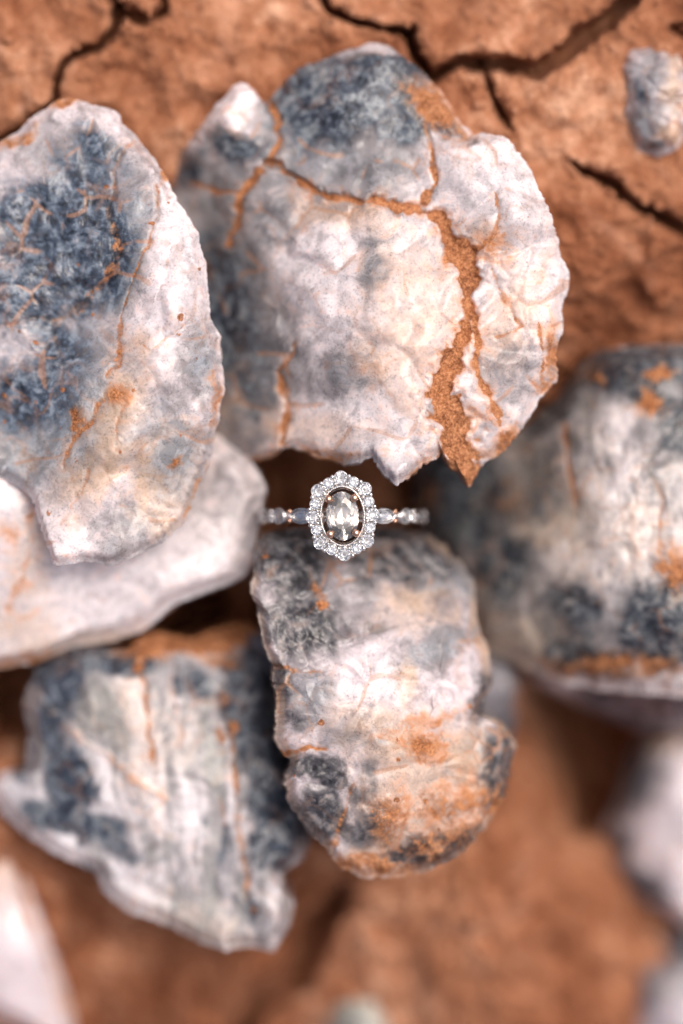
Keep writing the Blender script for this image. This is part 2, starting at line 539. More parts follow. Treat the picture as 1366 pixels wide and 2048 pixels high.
def stone(name, label, spec, mat, cat='stone', group=None):
    """an uneven piece of rock: outline, depths of its upper face, cleavage cells, joints, patches of colour"""
    seed = spec.get('seed', 1)
    big = spec.get('big', True)
    n, nr, ns = (960, 122, 22) if big else (340, 64, 14)
    ox, oy = resample(spec['outline'], n, spec.get('jag', 1.0), seed)
    cx, cy = spec['centre']
    th = np.unwrap(np.arctan2(oy - cy, ox - cx))
    rad = np.hypot(ox - cx, oy - cy)
    sg = 1.0 if th[-1] > th[0] else -1.0
    lo = np.maximum.accumulate(th * sg)
    hi = np.minimum.accumulate((th * sg)[::-1])[::-1]
    th = sg * (0.5 * (lo + hi) + np.linspace(0, 0.004, n))
    ox, oy = cx + rad * np.cos(th), cy + rad * np.sin(th)
    r = np.linspace(0, 1, nr + 1)[1:] ** 0.85
    X = cx + r[:, None] * (ox - cx)[None]
    Y = cy + r[:, None] * (oy - cy)[None]
    # ease the ring lines towards the centre so that the outline does not echo inwards
    E = (1 - r)[:, None] * np.hypot(ox - cx, oy - cy)[None]
    x, y, e = X.ravel(), Y.ravel(), E.ravel()
    x = np.r_[cx, x]
    y = np.r_[cy, y]
    e = np.r_[np.hypot(ox - cx, oy - cy).mean(), e]
    wx = x + 26 * fbm(p3(x, y, 85, seed), 4, 0.55) + 7 * fbm(p3(x, y, 16, seed + 1), 3)
    wy = y + 26 * fbm(p3(x, y, 85, seed + 2), 4, 0.55) + 7 * fbm(p3(x, y, 16, seed + 3), 3)
    d = TPS(spec['depth'])(x, y)
    # cells
    vein = np.zeros(len(x))
    tone = np.ones(len(x))
    if spec.get('cells'):
        rng = random.Random(seed * 13 + 5)
        seeds = []
        for (ex, ey, rx, ry, sp) in spec['cells']:
            for _ in range(900):
                a, q = rng.random() * 6.283, math.sqrt(rng.random())
                sx, sy = ex + rx * q * math.cos(a), ey + ry * q * math.sin(a)
                if all((sx - s[0]) ** 2 + (sy - s[1]) ** 2 > (0.5 * (sp + s[2])) ** 2 for s in seeds):
                    seeds.append((sx, sy, sp))
        sd = np.array([(s[0], s[1]) for s in seeds])
        sp = np.array([s[2] for s in seeds])
        vx = x + 30 * fbm(p3(x, y, 105, seed + 30), 2, 0.45)
        vy = y + 30 * fbm(p3(x, y, 105, seed + 32), 2, 0.45)
        d1 = np.full(len(x), 1e9)
        d2 = d1.copy()
        i1 = np.zeros(len(x), int)
        i2 = i1.copy()
        for k in range(len(sd)):
            q = np.hypot(vx - sd[k, 0], vy - sd[k, 1])
            m = q < d1
            m2 = (~m) & (q < d2)
            d2 = np.where(m, d1, np.where(m2, q, d2))
            i2 = np.where(m, i1, np.where(m2, k, i2))
            i1 = np.where(m, k, i1)
            d1 = np.where(m, q, d1)
        sep = np.hypot(*(sd[i1] - sd[i2]).T) + 1e-6
        edge = (d2 ** 2 - d1 ** 2) / (2 * sep)
        rs = np.random.RandomState(seed * 7 + 1)
        tl = rs.normal(size=(len(sd), 2)) * 0.42 * spec.get('tilt', 0.010)
        lv = rs.normal(size=len(sd)) * 0.55 * spec.get('lift', 0.35)
        tv = rs.rand(len(sd)) ** 0.55
        ed = sstep(0, 26, edge)
        ec = sstep(0, 5, edge)
        d = d + (tl[i1, 0] * (vx - sd[i1, 0]) + tl[i1, 1] * (vy - sd[i1, 1]) + lv[i1]) * ed
        d = d + spec.get('dome', 0.5) * 0.6 * (sstep(-0.12, 0.42, edge / sp[i1]) - 0.6)
        vmask = sstep(0.0, 0.25, fbm(p3(x, y, 120, seed + 4), 3) + spec.get('veins', 0.12))
        vein = (1 - sstep(0.5, 7.0, edge)) * vmask
        tone = 1 - spec.get('tones', 0.8) * (1 - tv[i1]) * ec * (0.35 + 0.65 * sstep(-0.25, 0.3, fbm(p3(wx, wy, 40, seed + 21), 3)))
    # joints and grooves
    rust = np.zeros(len(x))
    for (pts, w, dep, amount) in spec.get('joints', []):
        q, lw = line_dist(x + 0.6 * (wx - x), y + 0.6 * (wy - y), pts, w)
        lw = np.maximum(lw * (1 + 1.3 * fbm(p3(x, y, 34, seed + 6), 3)), 1.0)
        amount = amount * (0.8 + 0.3 * sstep(4, 12, lw)) * (1 - 0.4 * sstep(0.0, 0.35, fbm(p3(x, y, 70, seed + 16), 2)) * (1 - sstep(6, 14, lw)))
        core = 1 - sstep(0.55, 1.25, q / lw)
        d = d - dep * 0.5 * (1 - sstep(0.2, 1.5, q / (lw + 2)))
        rust = np.maximum(rust, amount * core)
        rust = np.maximum(rust, 0.34 * amount * np.exp(-(q / (lw * 2.0 + 8)) ** 2))
    base = {'dark': spec.get('dark0', -0.22), 'grey': spec.get('grey0', -0.10), 'warm': -0.05, 'rust': 0.0}
    A = {'dark': np.full(len(x), base['dark']), 'grey': np.full(len(x), base['grey']), 'warm': np.full(len(x), base['warm']), 'rust': rust}
    for p in spec.get('patches', []):
        k, ex, ey, rx, ry = p[:5]
        ang = p[5] if len(p) > 5 else 0
        val = p[6] if len(p) > 6 else 0.8
        e_ = ellipse(wx, wy, ex, ey, rx, ry, ang)
        if val > 0:
            A[k] = np.maximum(A[k], base[k] + e_ * (val * {'dark': 1.2, 'warm': 1.3, 'rust': 1.12}.get(k, 1.0) - base[k]))
        else:
            A[k] = np.maximum(A[k] + val * e_, -0.9)
    rim = spec.get('rim')                                        # a stained rind along the outline
    if rim:
        k, wid, val = rim
        A[k] = np.maximum(A[k], val * (1 - sstep(wid * 0.3, wid, e + 6 * fbm(p3(x, y, 25, seed + 5), 3))))
    # surface relief: broad, then broken grain, more on dusty and smoky parts
    sc = spec.get('relief', 1.0)
    d = d + sc * (1.5 * fbm(p3(x, y, 120, seed + 7), 3, 0.45) + 0.07 * ridged(p3(wx, wy, 90, seed + 8), 2, 0.4) + 0.035 * fbm(p3(wx, wy, 22, seed + 13), 3))
    grain = fbm(p3(x, y, 9, seed + 11), 3, 0.6)
    d = d + sc * 0.16 * grain * (0.08 + 0.45 * np.maximum(A['dark'], 0) + 1.6 * A['rust'])
    st = spec.get('streak')
    fibre = np.zeros(len(x))
    if st:
        ang, sca, sal, amp, relief = st
        a = math.radians(ang)
        u = x * math.cos(a) + y * math.sin(a) + 10 * fbm(p3(x, y, 150, seed), 2)
        v = -x * math.sin(a) + y * math.cos(a)
        if spec.get('fan'):
            fx_, fy_ = spec['fan']
            u = np.hypot(x - fx_, y - fy_)
            v = np.arctan2(y - fy_, x - fx_) * 420 + 14 * fbm(p3(x, y, 140, seed), 2)
        fibre = 1.3 * fbm(np.stack([u / sal, v / (sca * 3.2), np.full(len(x), 3.3)], 1), 2, 0.5) + 0.6 * fbm(np.stack([u / sal, v / (sca * 0.8), np.full(len(x), 8.3)], 1), 3, 0.6)
        A['dark'] = np.clip(A['dark'] + amp * fibre * (0.45 + A['dark']), -0.6, 1)
        A['grey'] = np.clip(A['grey'] - amp * 1.4 * fibre, -0.6, 1)
        A['warm'] = np.clip(A['warm'] + 0.7 * amp * fibre, -0.5, 1)
        d = d + relief * fibre
    # the rim falls away
    ew, edrop = spec.get('edge', (38, 1.6))
    d = d - edrop * (1 - sstep(0, ew, e)) ** 1.5
    top = unproject(x, y, d)
    # sides and underside
    bot = spec['bot']
    last = 1 + (nr - 1) * n + np.arange(n)
    tz = top[last]
    cm = unproject(np.array([cx]), np.array([cy]), np.array([bot]))[0]
    rows = []
    under = spec.get('under', 0.16)
    for k in range(1, ns + 1):
        t = k / ns
        z = tz[:, 2] + (bot + Z0 - tz[:, 2]) * t
        s = 1 + 0.012 * math.sin(min(1, t * 3) * math.pi) - under * t ** 1.5
        xy = cm[:2] + (tz[:, :2] - cm[:2]) * s
        pp = np.stack([xy[:, 0] / 3, xy[:, 1] / 3, z / 3], 1)
        nzv = fbm(pp, 3, 0.55, seed) * 0.7 * min(1, t * 5)
        dirv = (tz[:, :2] - cm[:2]) / (np.linalg.norm(tz[:, :2] - cm[:2], axis=1)[:, None] + 1e-6)
        rows.append(np.c_[xy + dirv * nzv[:, None], z + 0.3 * fbm(pp + 9, 2, 0.5, seed)])
    side = np.vstack(rows)
    verts = np.vstack([top, side, cm[None]])
    j = np.arange(n)
    j1 = (j + 1) % n
    tris = [np.stack([np.zeros(n, int), 1 + j1, 1 + j], 1)]
    quads = []
    for k in range(nr - 1 + ns):
        a0, b0 = 1 + k * n, 1 + (k + 1) * n
        quads.append(np.stack([a0 + j, a0 + j1, b0 + j1, b0 + j], 1))
    lastrow = 1 + (nr - 1 + ns) * n
    tris.append(np.stack([lastrow + j, lastrow + j1, np.full(n, len(verts) - 1)], 1))
    quads = np.vstack(quads)
    tris = np.vstack(tris)
    # masks on the sides repeat the rim's, dustier lower down
    def ext(v, low):
        rowsv = [v[last] * (1 - k / ns) + low * (k / ns) for k in range(1, ns + 1)]
        return np.r_[v, np.concatenate(rowsv), low]
    org = np.array([cm[0], cm[1], bot + Z0])
    me = mesh_np(name, (verts - org) * MM, quads[:, ::-1], tris[:, ::-1])
    set_attr(me, 'mask_a', np.stack([ext(A['dark'], 0.25), ext(A['grey'], 0.6), ext(A['warm'], 0.5), ext(A['rust'], spec.get('low_rust', 0.55))], 1))
    set_attr(me, 'mask_b', np.stack([ext(vein, 0), ext(tone, 0.7), ext(np.full(len(x), spec.get('fleck', 0.5)), 0.4), ext(fibre * 0.5 + 0.5, 0.5)], 1))
    o = link(name, me, None, Vector(org * MM), mat)
    return tag(o, label, cat, group)


GRP = 'quartz stones lying on the red clay'
# --- large cracked stone above the ring
stone('quartz_stone', 'large white quartz stone split by rust-brown clay channels, above the ring', dict(
    grey0=-0.22, seed=3, centre=(760, 560), bot=-23, edge=(30, 1.5), jag=1.0, low_rust=0.7,
    outline=[(345, 325), (372, 290), (402, 258), (432, 214), (462, 176), (485, 164), (512, 180), (530, 212), (546, 190), (600, 140), (680, 106), (745, 85), (790, 100), (850, 150), (890, 190), (915, 236),
             (945, 268), (1010, 270), (1050, 322), (1085, 390), (1110, 450), (1122, 515), (1140, 548), (1124, 620), (1128, 662), (1110, 700), (1117, 755), (1085, 790), (1062, 835), (1010, 900), (962, 930),
             (938, 974), (924, 946), (893, 932), (889, 903), (845, 932), (795, 972), (765, 942), (745, 915), (700, 928), (640, 918), (585, 892), (515, 922), (455, 890), (405, 825), (372, 700), (345, 570), (325, 460), (330, 385)],
    depth=[(480, 185, -9), (475, 260, -7.5), (560, 230, -10), (700, 110, -8.5), (700, 220, -6), (880, 210, -6.5), (1000, 290, -3.5), (1110, 500, -2.5), (1020, 420, 0.3), (960, 600, -1.2), (820, 600, 1.6), (700, 500, -1.2),
           (600, 600, -4.2), (480, 600, -12.5), (380, 600, -17), (430, 780, -16), (520, 860, -11), (650, 860, -4), (790, 870, 1.4), (795, 955, 0.6), (930, 930, -1.8), (1090, 760, -2.6), (1050, 650, -0.2), (450, 420, -12), (350, 420, -17), (370, 330, -15),
           (600, 350, -7), (760, 360, -4.5), (860, 420, -3), (540, 740, -8), (640, 740, -3.2)],
    cells=[(1010, 590, 60, 60, 30), (1040, 700, 60, 120, 52), (450, 640, 90, 260, 66), (560, 430, 120, 90, 84), (760, 620, 320, 330, 125), (760, 300, 400, 240, 110)],
    tilt=0.011, lift=0.35, dome=0.6, veins=0.02, tones=0.6,
    joints=[([(535, 325), (600, 360), (640, 385), (700, 400), (760, 406), (830, 415), (870, 440), (910, 490), (938, 535), (936, 600), (932, 655), (915, 705), (888, 760), (885, 800), (908, 860), (925, 935)],
             [5, 6, 7, 7, 7, 11, 15, 21, 24, 15, 14, 18, 26, 30, 36, 38], 2.2, 1.0),
            ([(850, 250), (862, 310), (868, 370), (850, 408)], [5, 6, 6, 8], 0.8, 0.95), ([(948, 640), (955, 700), (965, 760), (985, 812), (1000, 850)], [8, 7, 7, 8, 8], 0.7, 0.95),
            ([(990, 380), (1002, 430), (992, 470), (950, 500)], [3, 3, 4, 8], 0.4, 0.8), ([(545, 215), (552, 290), (538, 330)], [7, 8, 8], 1.0, 0.9), ([(545, 332), (512, 348), (486, 388), (470, 440), (445, 495)], [8, 9, 11, 8, 8], 0.9, 0.9),
            ([(380, 362), (440, 384), (490, 380)], 5, 0.6, 0.8), ([(565, 880), (575, 800), (560, 740), (590, 690)], [10, 7, 5, 4], 0.8, 0.8), ([(1080, 790), (1085, 700), (1075, 640)], 4, 0.3, 0.8), ([(980, 540), (1040, 650), (990, 680)], 4, 0.3, 0.8)],
    patches=[('dark', 690, 185, 180, 90, -14, 1.2), ('dark', 800, 250, 90, 45, 20, 0.85), ('dark', 610, 240, 75, 65, 0, 0.8), ('dark', 745, 95, 50, 22, 0, -0.7), ('dark', 475, 290, 75, 34, 10, 0.9), ('dark', 375, 330, 40, 60, 30, 0.7), ('dark', 900, 265, 70, 22, 20, 0.8), ('dark', 485, 200, 36, 60, 0, -0.5),
             ('grey', 700, 345, 190, 75, 10, 0.9), ('grey', 560, 450, 130, 75, -25, 0.6), ('grey', 450, 380, 90, 60, 0, 0.9), ('grey', 470, 640, 110, 210, -10, 1.1), ('warm', 470, 700, 80, 150, 0, 0.6), ('dark', 440, 630, 95, 200, -8, 0.85), ('grey', 790, 610, 130, 150, 0, -0.8), ('grey', 930, 370, 90, 80, 0, -1.2), ('grey', 650, 540, 80, 70, 0, -0.8), ('grey', 640, 850, 100, 60, 0, -0.5), ('grey', 1000, 620, 50, 80, 0, -0.7), ('warm', 930, 370, 70, 60, 0, -0.5), ('grey', 1060, 460, 50, 100, 0, -0.4), ('dark', 790, 600, 240, 260, 0, -0.25), ('grey', 750, 525, 26, 46, 0, 0.9), ('grey', 690, 745, 60, 40, 0, 0.75), ('grey', 1010, 720, 50, 60, 0, 0.4), ('grey', 800, 890, 90, 80, 0, -1.0), ('grey', 1050, 450, 100, 180, -20, -1.1), ('dark', 1040, 480, 110, 240, -10, -0.4), ('grey', 480, 850, 60, 50, 0, 0.7),  # left flank: mauve-grey stone colour with its shade painted in
             ('warm', 850, 640, 130, 180, 0, 0.5), ('warm', 700, 430, 130, 40, 10, 0.6), ('warm', 1030, 640, 80, 130, 0, 0.5), ('warm', 960, 480, 40, 40, 0, 0.8), ('warm', 640, 860, 120, 50, 0, 0.55), ('warm', 500, 820, 80, 80, 0, 0.6),
             ('rust', 872, 215, 62, 34, 42, 1.0), ('rust', 830, 180, 40, 18, 30, 0.6), ('rust', 930, 950, 50, 30, 0, 1.0), ('rust', 1015, 895, 40, 30, -40, 0.8), ('rust', 1105, 705, 18, 60, 0, 0.7), ('rust', 1085, 780, 30, 18, 0, 0.6), ('rust', 985, 500, 40, 34, 0, 0.55), ('rust', 590, 915, 120, 16, 0, 0.7), ('rust', 840, 940, 40, 10, -35, 0.6)],
    fleck=0.35), rock_material('cracked_quartz', 3, white=(0.90, 0.81, 0.785), palec=(0.31, 0.36, 0.39), greyc=(0.30, 0.30, 0.32), warmc=(0.83, 0.59, 0.44), hair=0.45), group=GRP)

# --- flaky stone at the picture's left edge
stone('quartz_stone', 'tall quartz stone with dark blue-grey patch and white ridge, overlapping a plain milky slab', dict(
    grey0=-0.22, seed=8, centre=(175, 690), bot=-12, edge=(26, 1.5), jag=0.9, under=0.2,
    outline=[(-90, 330), (-40, 300), (0, 285), (30, 270), (60, 235), (110, 205), (150, 199), (190, 212), (238, 222), (245, 250), (270, 270), (320, 335), (350, 390), (372, 430), (395, 465), (414, 540), (419, 610), (422, 640), (437, 662), (440, 700), (450, 775),
             (436, 812), (440, 832), (420, 910), (400, 960), (370, 1040), (330, 1080), (290, 1100), (250, 1122), (215, 1130), (170, 1120), (130, 1130), (110, 1130), (95, 1090), (75, 1042), (72, 1005), (40, 975), (0, 955), (-70, 940), (-150, 800), (-150, 500)],
    depth=[(150, 205, -5), (0, 300, -6), (0, 600, -4), (140, 480, -3.6), (200, 620, -4), (250, 450, -1.6), (330, 430, -0.8), (400, 600, -0.8), (435, 800, -2.2), (335, 600, 1.6), (290, 760, 1.4), (225, 900, 1.2), (130, 1085, 0.0), (330, 1040, -2.6), (290, 960, -1.5), (60, 900, -4.5), (100, 780, -3.5), (-120, 650, -6), (235, 240, -4.5), (380, 850, -1.6), (330, 360, -2)],
    cells=[(130, 470, 150, 200, 56), (60, 700, 120, 160, 80), (330, 800, 130, 330, 170), (150, 900, 200, 300, 150), (260, 400, 220, 260, 140)], tilt=0.008, lift=0.2, dome=0.35, veins=-0.02, tones=0.35,
    joints=[([(272, 285), (240, 308), (228, 345), (236, 380), (216, 420), (232, 470), (237, 500), (205, 560), (155, 620), (120, 645), (60, 640), (0, 660), (-60, 650)], [4, 4, 5, 5, 5, 7, 9, 6, 6, 6, 4, 4, 4], 0.5, 0.55),
            ([(310, 365), (314, 430), (300, 500), (265, 552), (246, 620), (240, 690), (232, 730), (214, 752)], [3, 3, 3, 3, 3, 5, 8, 6], 0.35, 0.75), ([(215, 790), (175, 850), (155, 880), (130, 930)], [4, 6, 5, 3], 0.3, 0.7),
            ([(280, 690), (300, 700), (330, 680), (370, 650)], 2, 0.2, 0.5), ([(180, 930), (150, 1000), (120, 1050)], [4, 5, 4], 0.2, 0.55), ([(110, 640), (118, 720), (122, 760)], 3, 0.2, 0.6), ([(250, 810), (235, 850), (240, 900)], 4, 0.3, 0.45)],
    patches=[('dark', 130, 470, 140, 160, -15, 1.25), ('dark', 60, 590, 120, 90, 0, 0.95), ('dark', 200, 560, 60, 90, 20, 0.9), ('dark', 190, 290, 60, 34, 30, 0.75), ('dark', 130, 700, 60, 80, 0, 0.85), ('dark', 50, 790, 120, 80, 0, 0.95), ('dark', 30, 420, 90, 90, 0, 0.6), ('dark', 200, 420, 50, 130, 0, 0.6), ('dark', 50, 330, 70, 40, 0, -0.5), ('grey', 330, 560, 55, 150, 8, -1.0), ('grey', 265, 740, 44, 120, 12, -1.0), ('grey', 195, 960, 34, 110, 25, -1.0), ('dark', 330, 700, 120, 400, 8, -0.4),
             ('grey', 265, 440, 40, 110, 5, 0.75), ('grey', 230, 590, 40, 60, 30, 0.8), ('grey', 80, 880, 140, 80, 0, 0.95), ('grey', 180, 780, 60, 90, 0, 0.6), ('grey', 200, 700, 50, 80, 0, 0.5), ('grey', 400, 720, 34, 70, 0, 0.7), ('grey', 340, 890, 80, 90, 0, 0.5), ('grey', 260, 1060, 70, 50, 0, 0.45), ('grey', 150, 300, 120, 50, 0, 0.5),
             ('warm', 210, 880, 60, 160, 25, 0.7), ('warm', 60, 900, 60, 40, 0, 0.6), ('warm', 280, 700, 26, 50, 0, 0.45), ('warm', 340, 930, 70, 90, 0, 0.4), ('warm', 300, 960, 30, 100, 8, 0.75), ('warm', 330, 1010, 90, 90, 0, 0.6),
             ('rust', 120, 206, 70, 10, -12, 0.9), ('rust', 30, 275, 40, 10, -20, 0.7), ('rust', 155, 842, 14, 20, 0, 0.8), ('rust', 238, 795, 22, 20, 0, 0.75), ('rust', 352, 925, 14, 14, 0, 0.7), ('rust', 430, 800, 10, 60, 0, 0.5), ('rust', 335, 345, 14, 12, 0, 0.8), ('rust', 395, 990, 12, 60, 25, 0.5)],
    fleck=0.9), rock_material('blue_grey_quartz', 8, white=(0.88, 0.79, 0.775), midc=(0.066, 0.090, 0.130), palec=(0.28, 0.345, 0.42), greyc=(0.34, 0.37, 0.41)), group=GRP)

# --- milky slab under it
stone('quartz_stone', 'smooth milky white slab with peach stains, partly under the tall stone', dict(
    grey0=-0.35, seed=12, centre=(230, 1080), bot=-30, edge=(50, 2.6), jag=0.5, relief=0.45, under=0.10,
    outline=[(-150, 900), (60, 880), (250, 820), (400, 850), (455, 885), (505, 925), (531, 978), (520, 1020), (513, 1062), (508, 1110), (488, 1152), (440, 1174), (385, 1194), (340, 1214), (310, 1242), (285, 1262), (225, 1282), (150, 1292), (70, 1326), (0, 1336), (-80, 1340), (-170, 1200)],
    depth=[(450, 950, -12.5), (500, 1080, -12.5), (350, 1150, -11.5), (100, 1240, -13), (0, 1000, -6.5), (-100, 900, -7), (0, 1280, -14), (250, 900, -17), (-150, 1100, -13), (60, 1100, -8.5), (250, 1250, -14.5)],
    joints=[([(62, 1010), (60, 1080), (50, 1150), (20, 1210)], [9, 7, 8, 9], 0.4, 0.35)],
    patches=[('dark', 230, 1080, 500, 400, 0, -0.7), ('grey', 180, 1150, 360, 190, 0, -1.1), ('grey', 455, 990, 80, 90, 0, 0.3), ('warm', 60, 1110, 50, 110, 0, 0.7), ('warm', 20, 1250, 90, 60, 0, 0.6), ('warm', 150, 1290, 180, 24, -6, 0.8), ('rust', 60, 1325, 160, 16, -8, 0.55), ('rust', 15, 1060, 20, 20, 0, 0.4)],
    fleck=0.0), rock_material('milky_quartz', 12, white=(0.90, 0.81, 0.79), greyc=(0.45, 0.43, 0.44)), group=GRP)

# --- stone below the ring
stone('quartz_stone', 'speckled grey and white stone with orange-stained lower end, directly below the ring', dict(
    grey0=-0.18, seed=21, centre=(770, 1400), bot=-31, edge=(30, 2.0), jag=1.15, low_rust=0.5, under=0.10,
    outline=[(520, 1075), (510, 1110), (505, 1150), (502, 1185), (514, 1212), (520, 1260), (534, 1300), (545, 1330), (549, 1370), (556, 1400), (549, 1450), (553, 1495), (566, 1510), (584, 1522), (568, 1550), (574, 1600), (620, 1670), (655, 1700), (680, 1735), (730, 1756), (800, 1756), (870, 1735), (930, 1700),
             (975, 1650), (1006, 1600), (1020, 1530), (1031, 1490), (1012, 1452), (985, 1442), (966, 1420), (986, 1360), (976, 1300), (952, 1240), (950, 1180), (925, 1130), (880, 1088), (840, 1066), (760, 1056), (640, 1056), (560, 1058)],
    depth=[(512, 1190, -3), (520, 1100, -6), (550, 1400, -2.2), (572, 1590, -3), (650, 1240, -4), (700, 1400, -0.6), (600, 1100, -8), (690, 1080, -11), (760, 1075, -13), (880, 1120, -13), (940, 1240, -9.5), (970, 1390, -8), (1015, 1520, -9.5), (900, 1660, -5.5), (720, 1740, -6.5), (770, 1510, -1), (860, 1400, -3.5), (650, 1620, -3), (780, 1240, -6), (860, 1250, -6.2)],
    cells=[(600, 1230, 110, 170, 34), (650, 1580, 110, 110, 44), (980, 1500, 60, 160, 30), (780, 1400, 280, 360, 120)], tilt=0.010, lift=0.16, dome=0.35, veins=-0.08, tones=0.55, rim=('warm', 26, 0.9),
    joints=[([(555, 1505), (590, 1502), (615, 1492), (655, 1500)], [7, 6, 6, 4], 0.6, 0.8), ([(705, 1560), (690, 1620), (665, 1690)], 5, 0.5, 0.7), ([(560, 1335), (600, 1338), (640, 1345)], 3, 0.2, 0.5)],
    patches=[('dark', 585, 1130, 80, 80, 0, 1.0), ('dark', 600, 1250, 95, 62, 10, 1.0), ('dark', 700, 1260, 110, 34, -6, 0.62), ('dark', 770, 1100, 140, 54, 8, 1.15), ('dark', 620, 1080, 120, 50, 0, 1.0), ('grey', 720, 1340, 150, 70, 0, -0.9), ('dark', 780, 1380, 150, 60, 0, -0.4), ('dark', 720, 1160, 60, 36, 50, 0.6), ('dark', 572, 1345, 24, 80, 0, 0.7), ('dark', 590, 1440, 34, 30, 0, 0.6), ('dark', 635, 1545, 60, 34, 10, 0.95), ('dark', 640, 1625, 55, 70, -25, 0.85), ('dark', 720, 1580, 50, 50, 0, 0.5), ('dark', 710, 1670, 50, 50, 0, 0.6), ('dark', 965, 1395, 34, 60, 15, 0.9), ('dark', 1000, 1550, 40, 100, 10, 0.95), ('dark', 870, 1700, 140, 36, -14, 0.75), ('dark', 740, 1650, 60, 60, 0, 0.55), ('dark', 735, 1530, 30, 16, 0, 0.5), ('dark', 900, 1620, 50, 34, 0, 0.45),
             ('grey', 900, 1150, 70, 60, 0, 0.75), ('grey', 880, 1290, 80, 40, -20, 0.7), ('grey', 700, 1200, 70, 44, 0, 0.5), ('grey', 620, 1390, 50, 60, 0, 0.6), ('grey', 960, 1500, 40, 60, 0, 0.6), ('grey', 730, 1470, 90, 40, 0, 0.35),
             ('warm', 830, 1200, 80, 60, 0, 0.7), ('warm', 850, 1580, 140, 130, 0, 0.85), ('warm', 790, 1715, 150, 40, -8, 0.9), ('warm', 740, 1450, 80, 60, 0, 0.5), ('warm', 810, 1360, 20, 50, 0, 0.7),
             ('rust', 855, 1488, 46, 34, 0, 0.68), ('rust', 780, 1640, 34, 66, 10, 0.52), ('rust', 920, 1620, 110, 60, -20, 0.52), ('rust', 652, 1216, 11, 12, 0, 0.95), ('rust', 640, 1180, 22, 12, 40, 0.55), ('rust', 740, 1735, 120, 22, 5, 0.62), ('rust', 860, 1440, 90, 12, -20, 0.5), ('rust', 870, 1690, 90, 30, -15, 0.5), ('rust', 580, 1335, 24, 8, 0, 0.7), ('rust', 990, 1620, 26, 40, 20, 0.6)],
    fleck=0.8), rock_material('speckled_quartz', 21, white=(0.86, 0.76, 0.75), darkc=(0.014, 0.014, 0.017), midc=(0.070, 0.070, 0.080), palec=(0.30, 0.285, 0.285), speck=640), group=GRP)

# --- broad fibrous stone at the right
stone('quartz_stone', 'broad blurred stone with dark upper corner and cream centre, beyond the band end', dict(
    grey0=-0.25, seed=31, centre=(1200, 1060), bot=-44, edge=(46, 2.4), jag=1.0, under=0.05,
    outline=[(1480, 680), (1366, 688), (1330, 690), (1270, 692), (1205, 702), (1155, 738), (1128, 790), (1060, 850), (1000, 880), (905, 890), (845, 925), (832, 990), (852, 1050), (880, 1110), (905, 1180), (930, 1240), (970, 1300), (1050, 1335), (1130, 1368), (1200, 1380), (1290, 1388), (1366, 1392), (1500, 1392), (1560, 1050)],
    depth=[(1300, 720, -14), (1150, 770, -19), (950, 1000, -27), (870, 950, -29), (1050, 1100, -19), (1200, 1000, -10), (1340, 1000, -9), (1340, 1250, -9), (1200, 1340, -16), (1000, 1270, -24), (880, 1040, -29), (1366, 1380, -16), (1060, 900, -22), (1150, 880, -14), (1540, 1050, -14)],
    cells=[(1200, 1050, 380, 380, 120)], tilt=0.010, lift=0.25, dome=0.4, veins=-0.1, tones=0.5, streak=(82, 14, 70, 0.34, 0.12),
    joints=[([(1128, 850), (1132, 900), (1150, 960), (1152, 1010)], [5, 5, 6, 4], 0.5, 0.75), ([(1310, 950), (1322, 1010), (1318, 1060), (1335, 1150)], [3, 4, 4, 6], 0.3, 0.6)],
    patches=[('dark', 1290, 745, 150, 60, 0, 1.15), ('dark', 1100, 810, 44, 70, 35, 1.0), ('dark', 1345, 830, 60, 90, 0, 1.0), ('dark', 1165, 1205, 90, 50, 10, 0.95), ('dark', 1240, 1260, 110, 50, 10, 0.7), ('dark', 1310, 1240, 100, 100, 0, 1.1), ('dark', 920, 1000, 100, 130, 0, 1.15), ('dark', 990, 1130, 90, 80, 40, 0.9), ('dark', 1180, 1320, 110, 34, 20, 0.9), ('dark', 1290, 1310, 120, 40, 0, 0.6), ('dark', 1080, 1010, 50, 60, 0, 0.4),  # left end: dark patches paint its shade along with grey-brown stone
             ('dark', 1230, 1010, 110, 170, 0, -0.6), ('grey', 1230, 1010, 110, 160, 0, -1.0), ('grey', 1050, 960, 110, 100, 0, 0.85), ('grey', 1090, 1250, 120, 80, 0, 0.5), ('grey', 1180, 860, 50, 90, 0, -0.8), ('grey', 1180, 850, 50, 90, 0, 0.5), ('grey', 1320, 900, 60, 120, 0, 0.5), ('grey', 1000, 1200, 60, 80, 0, 0.8),
             ('warm', 1100, 1080, 120, 140, 0, 0.55), ('warm', 1080, 1290, 120, 50, 0, 0.8), ('warm', 1260, 1100, 130, 120, 0, 0.4),
             ('rust', 1318, 750, 24, 22, 0, 0.8), ('rust', 1300, 802, 26, 26, -30, 0.85), ('rust', 1230, 1330, 130, 22, 0, 0.72), ('rust', 1350, 1140, 30, 50, 0, 0.7), ('rust', 1200, 760, 12, 12, 0, 0.7), ('rust', 1010, 1000, 50, 40, 0, 0.4), ('rust', 870, 1000, 30, 40, 0, 0.5)],
    fleck=0.3), rock_material('fibrous_quartz', 31, white=(0.86, 0.79, 0.755), midc=(0.065, 0.075, 0.09), palec=(0.27, 0.285, 0.29), greyc=(0.30, 0.285, 0.275), warmc=(0.70, 0.585, 0.48)), group=GRP)

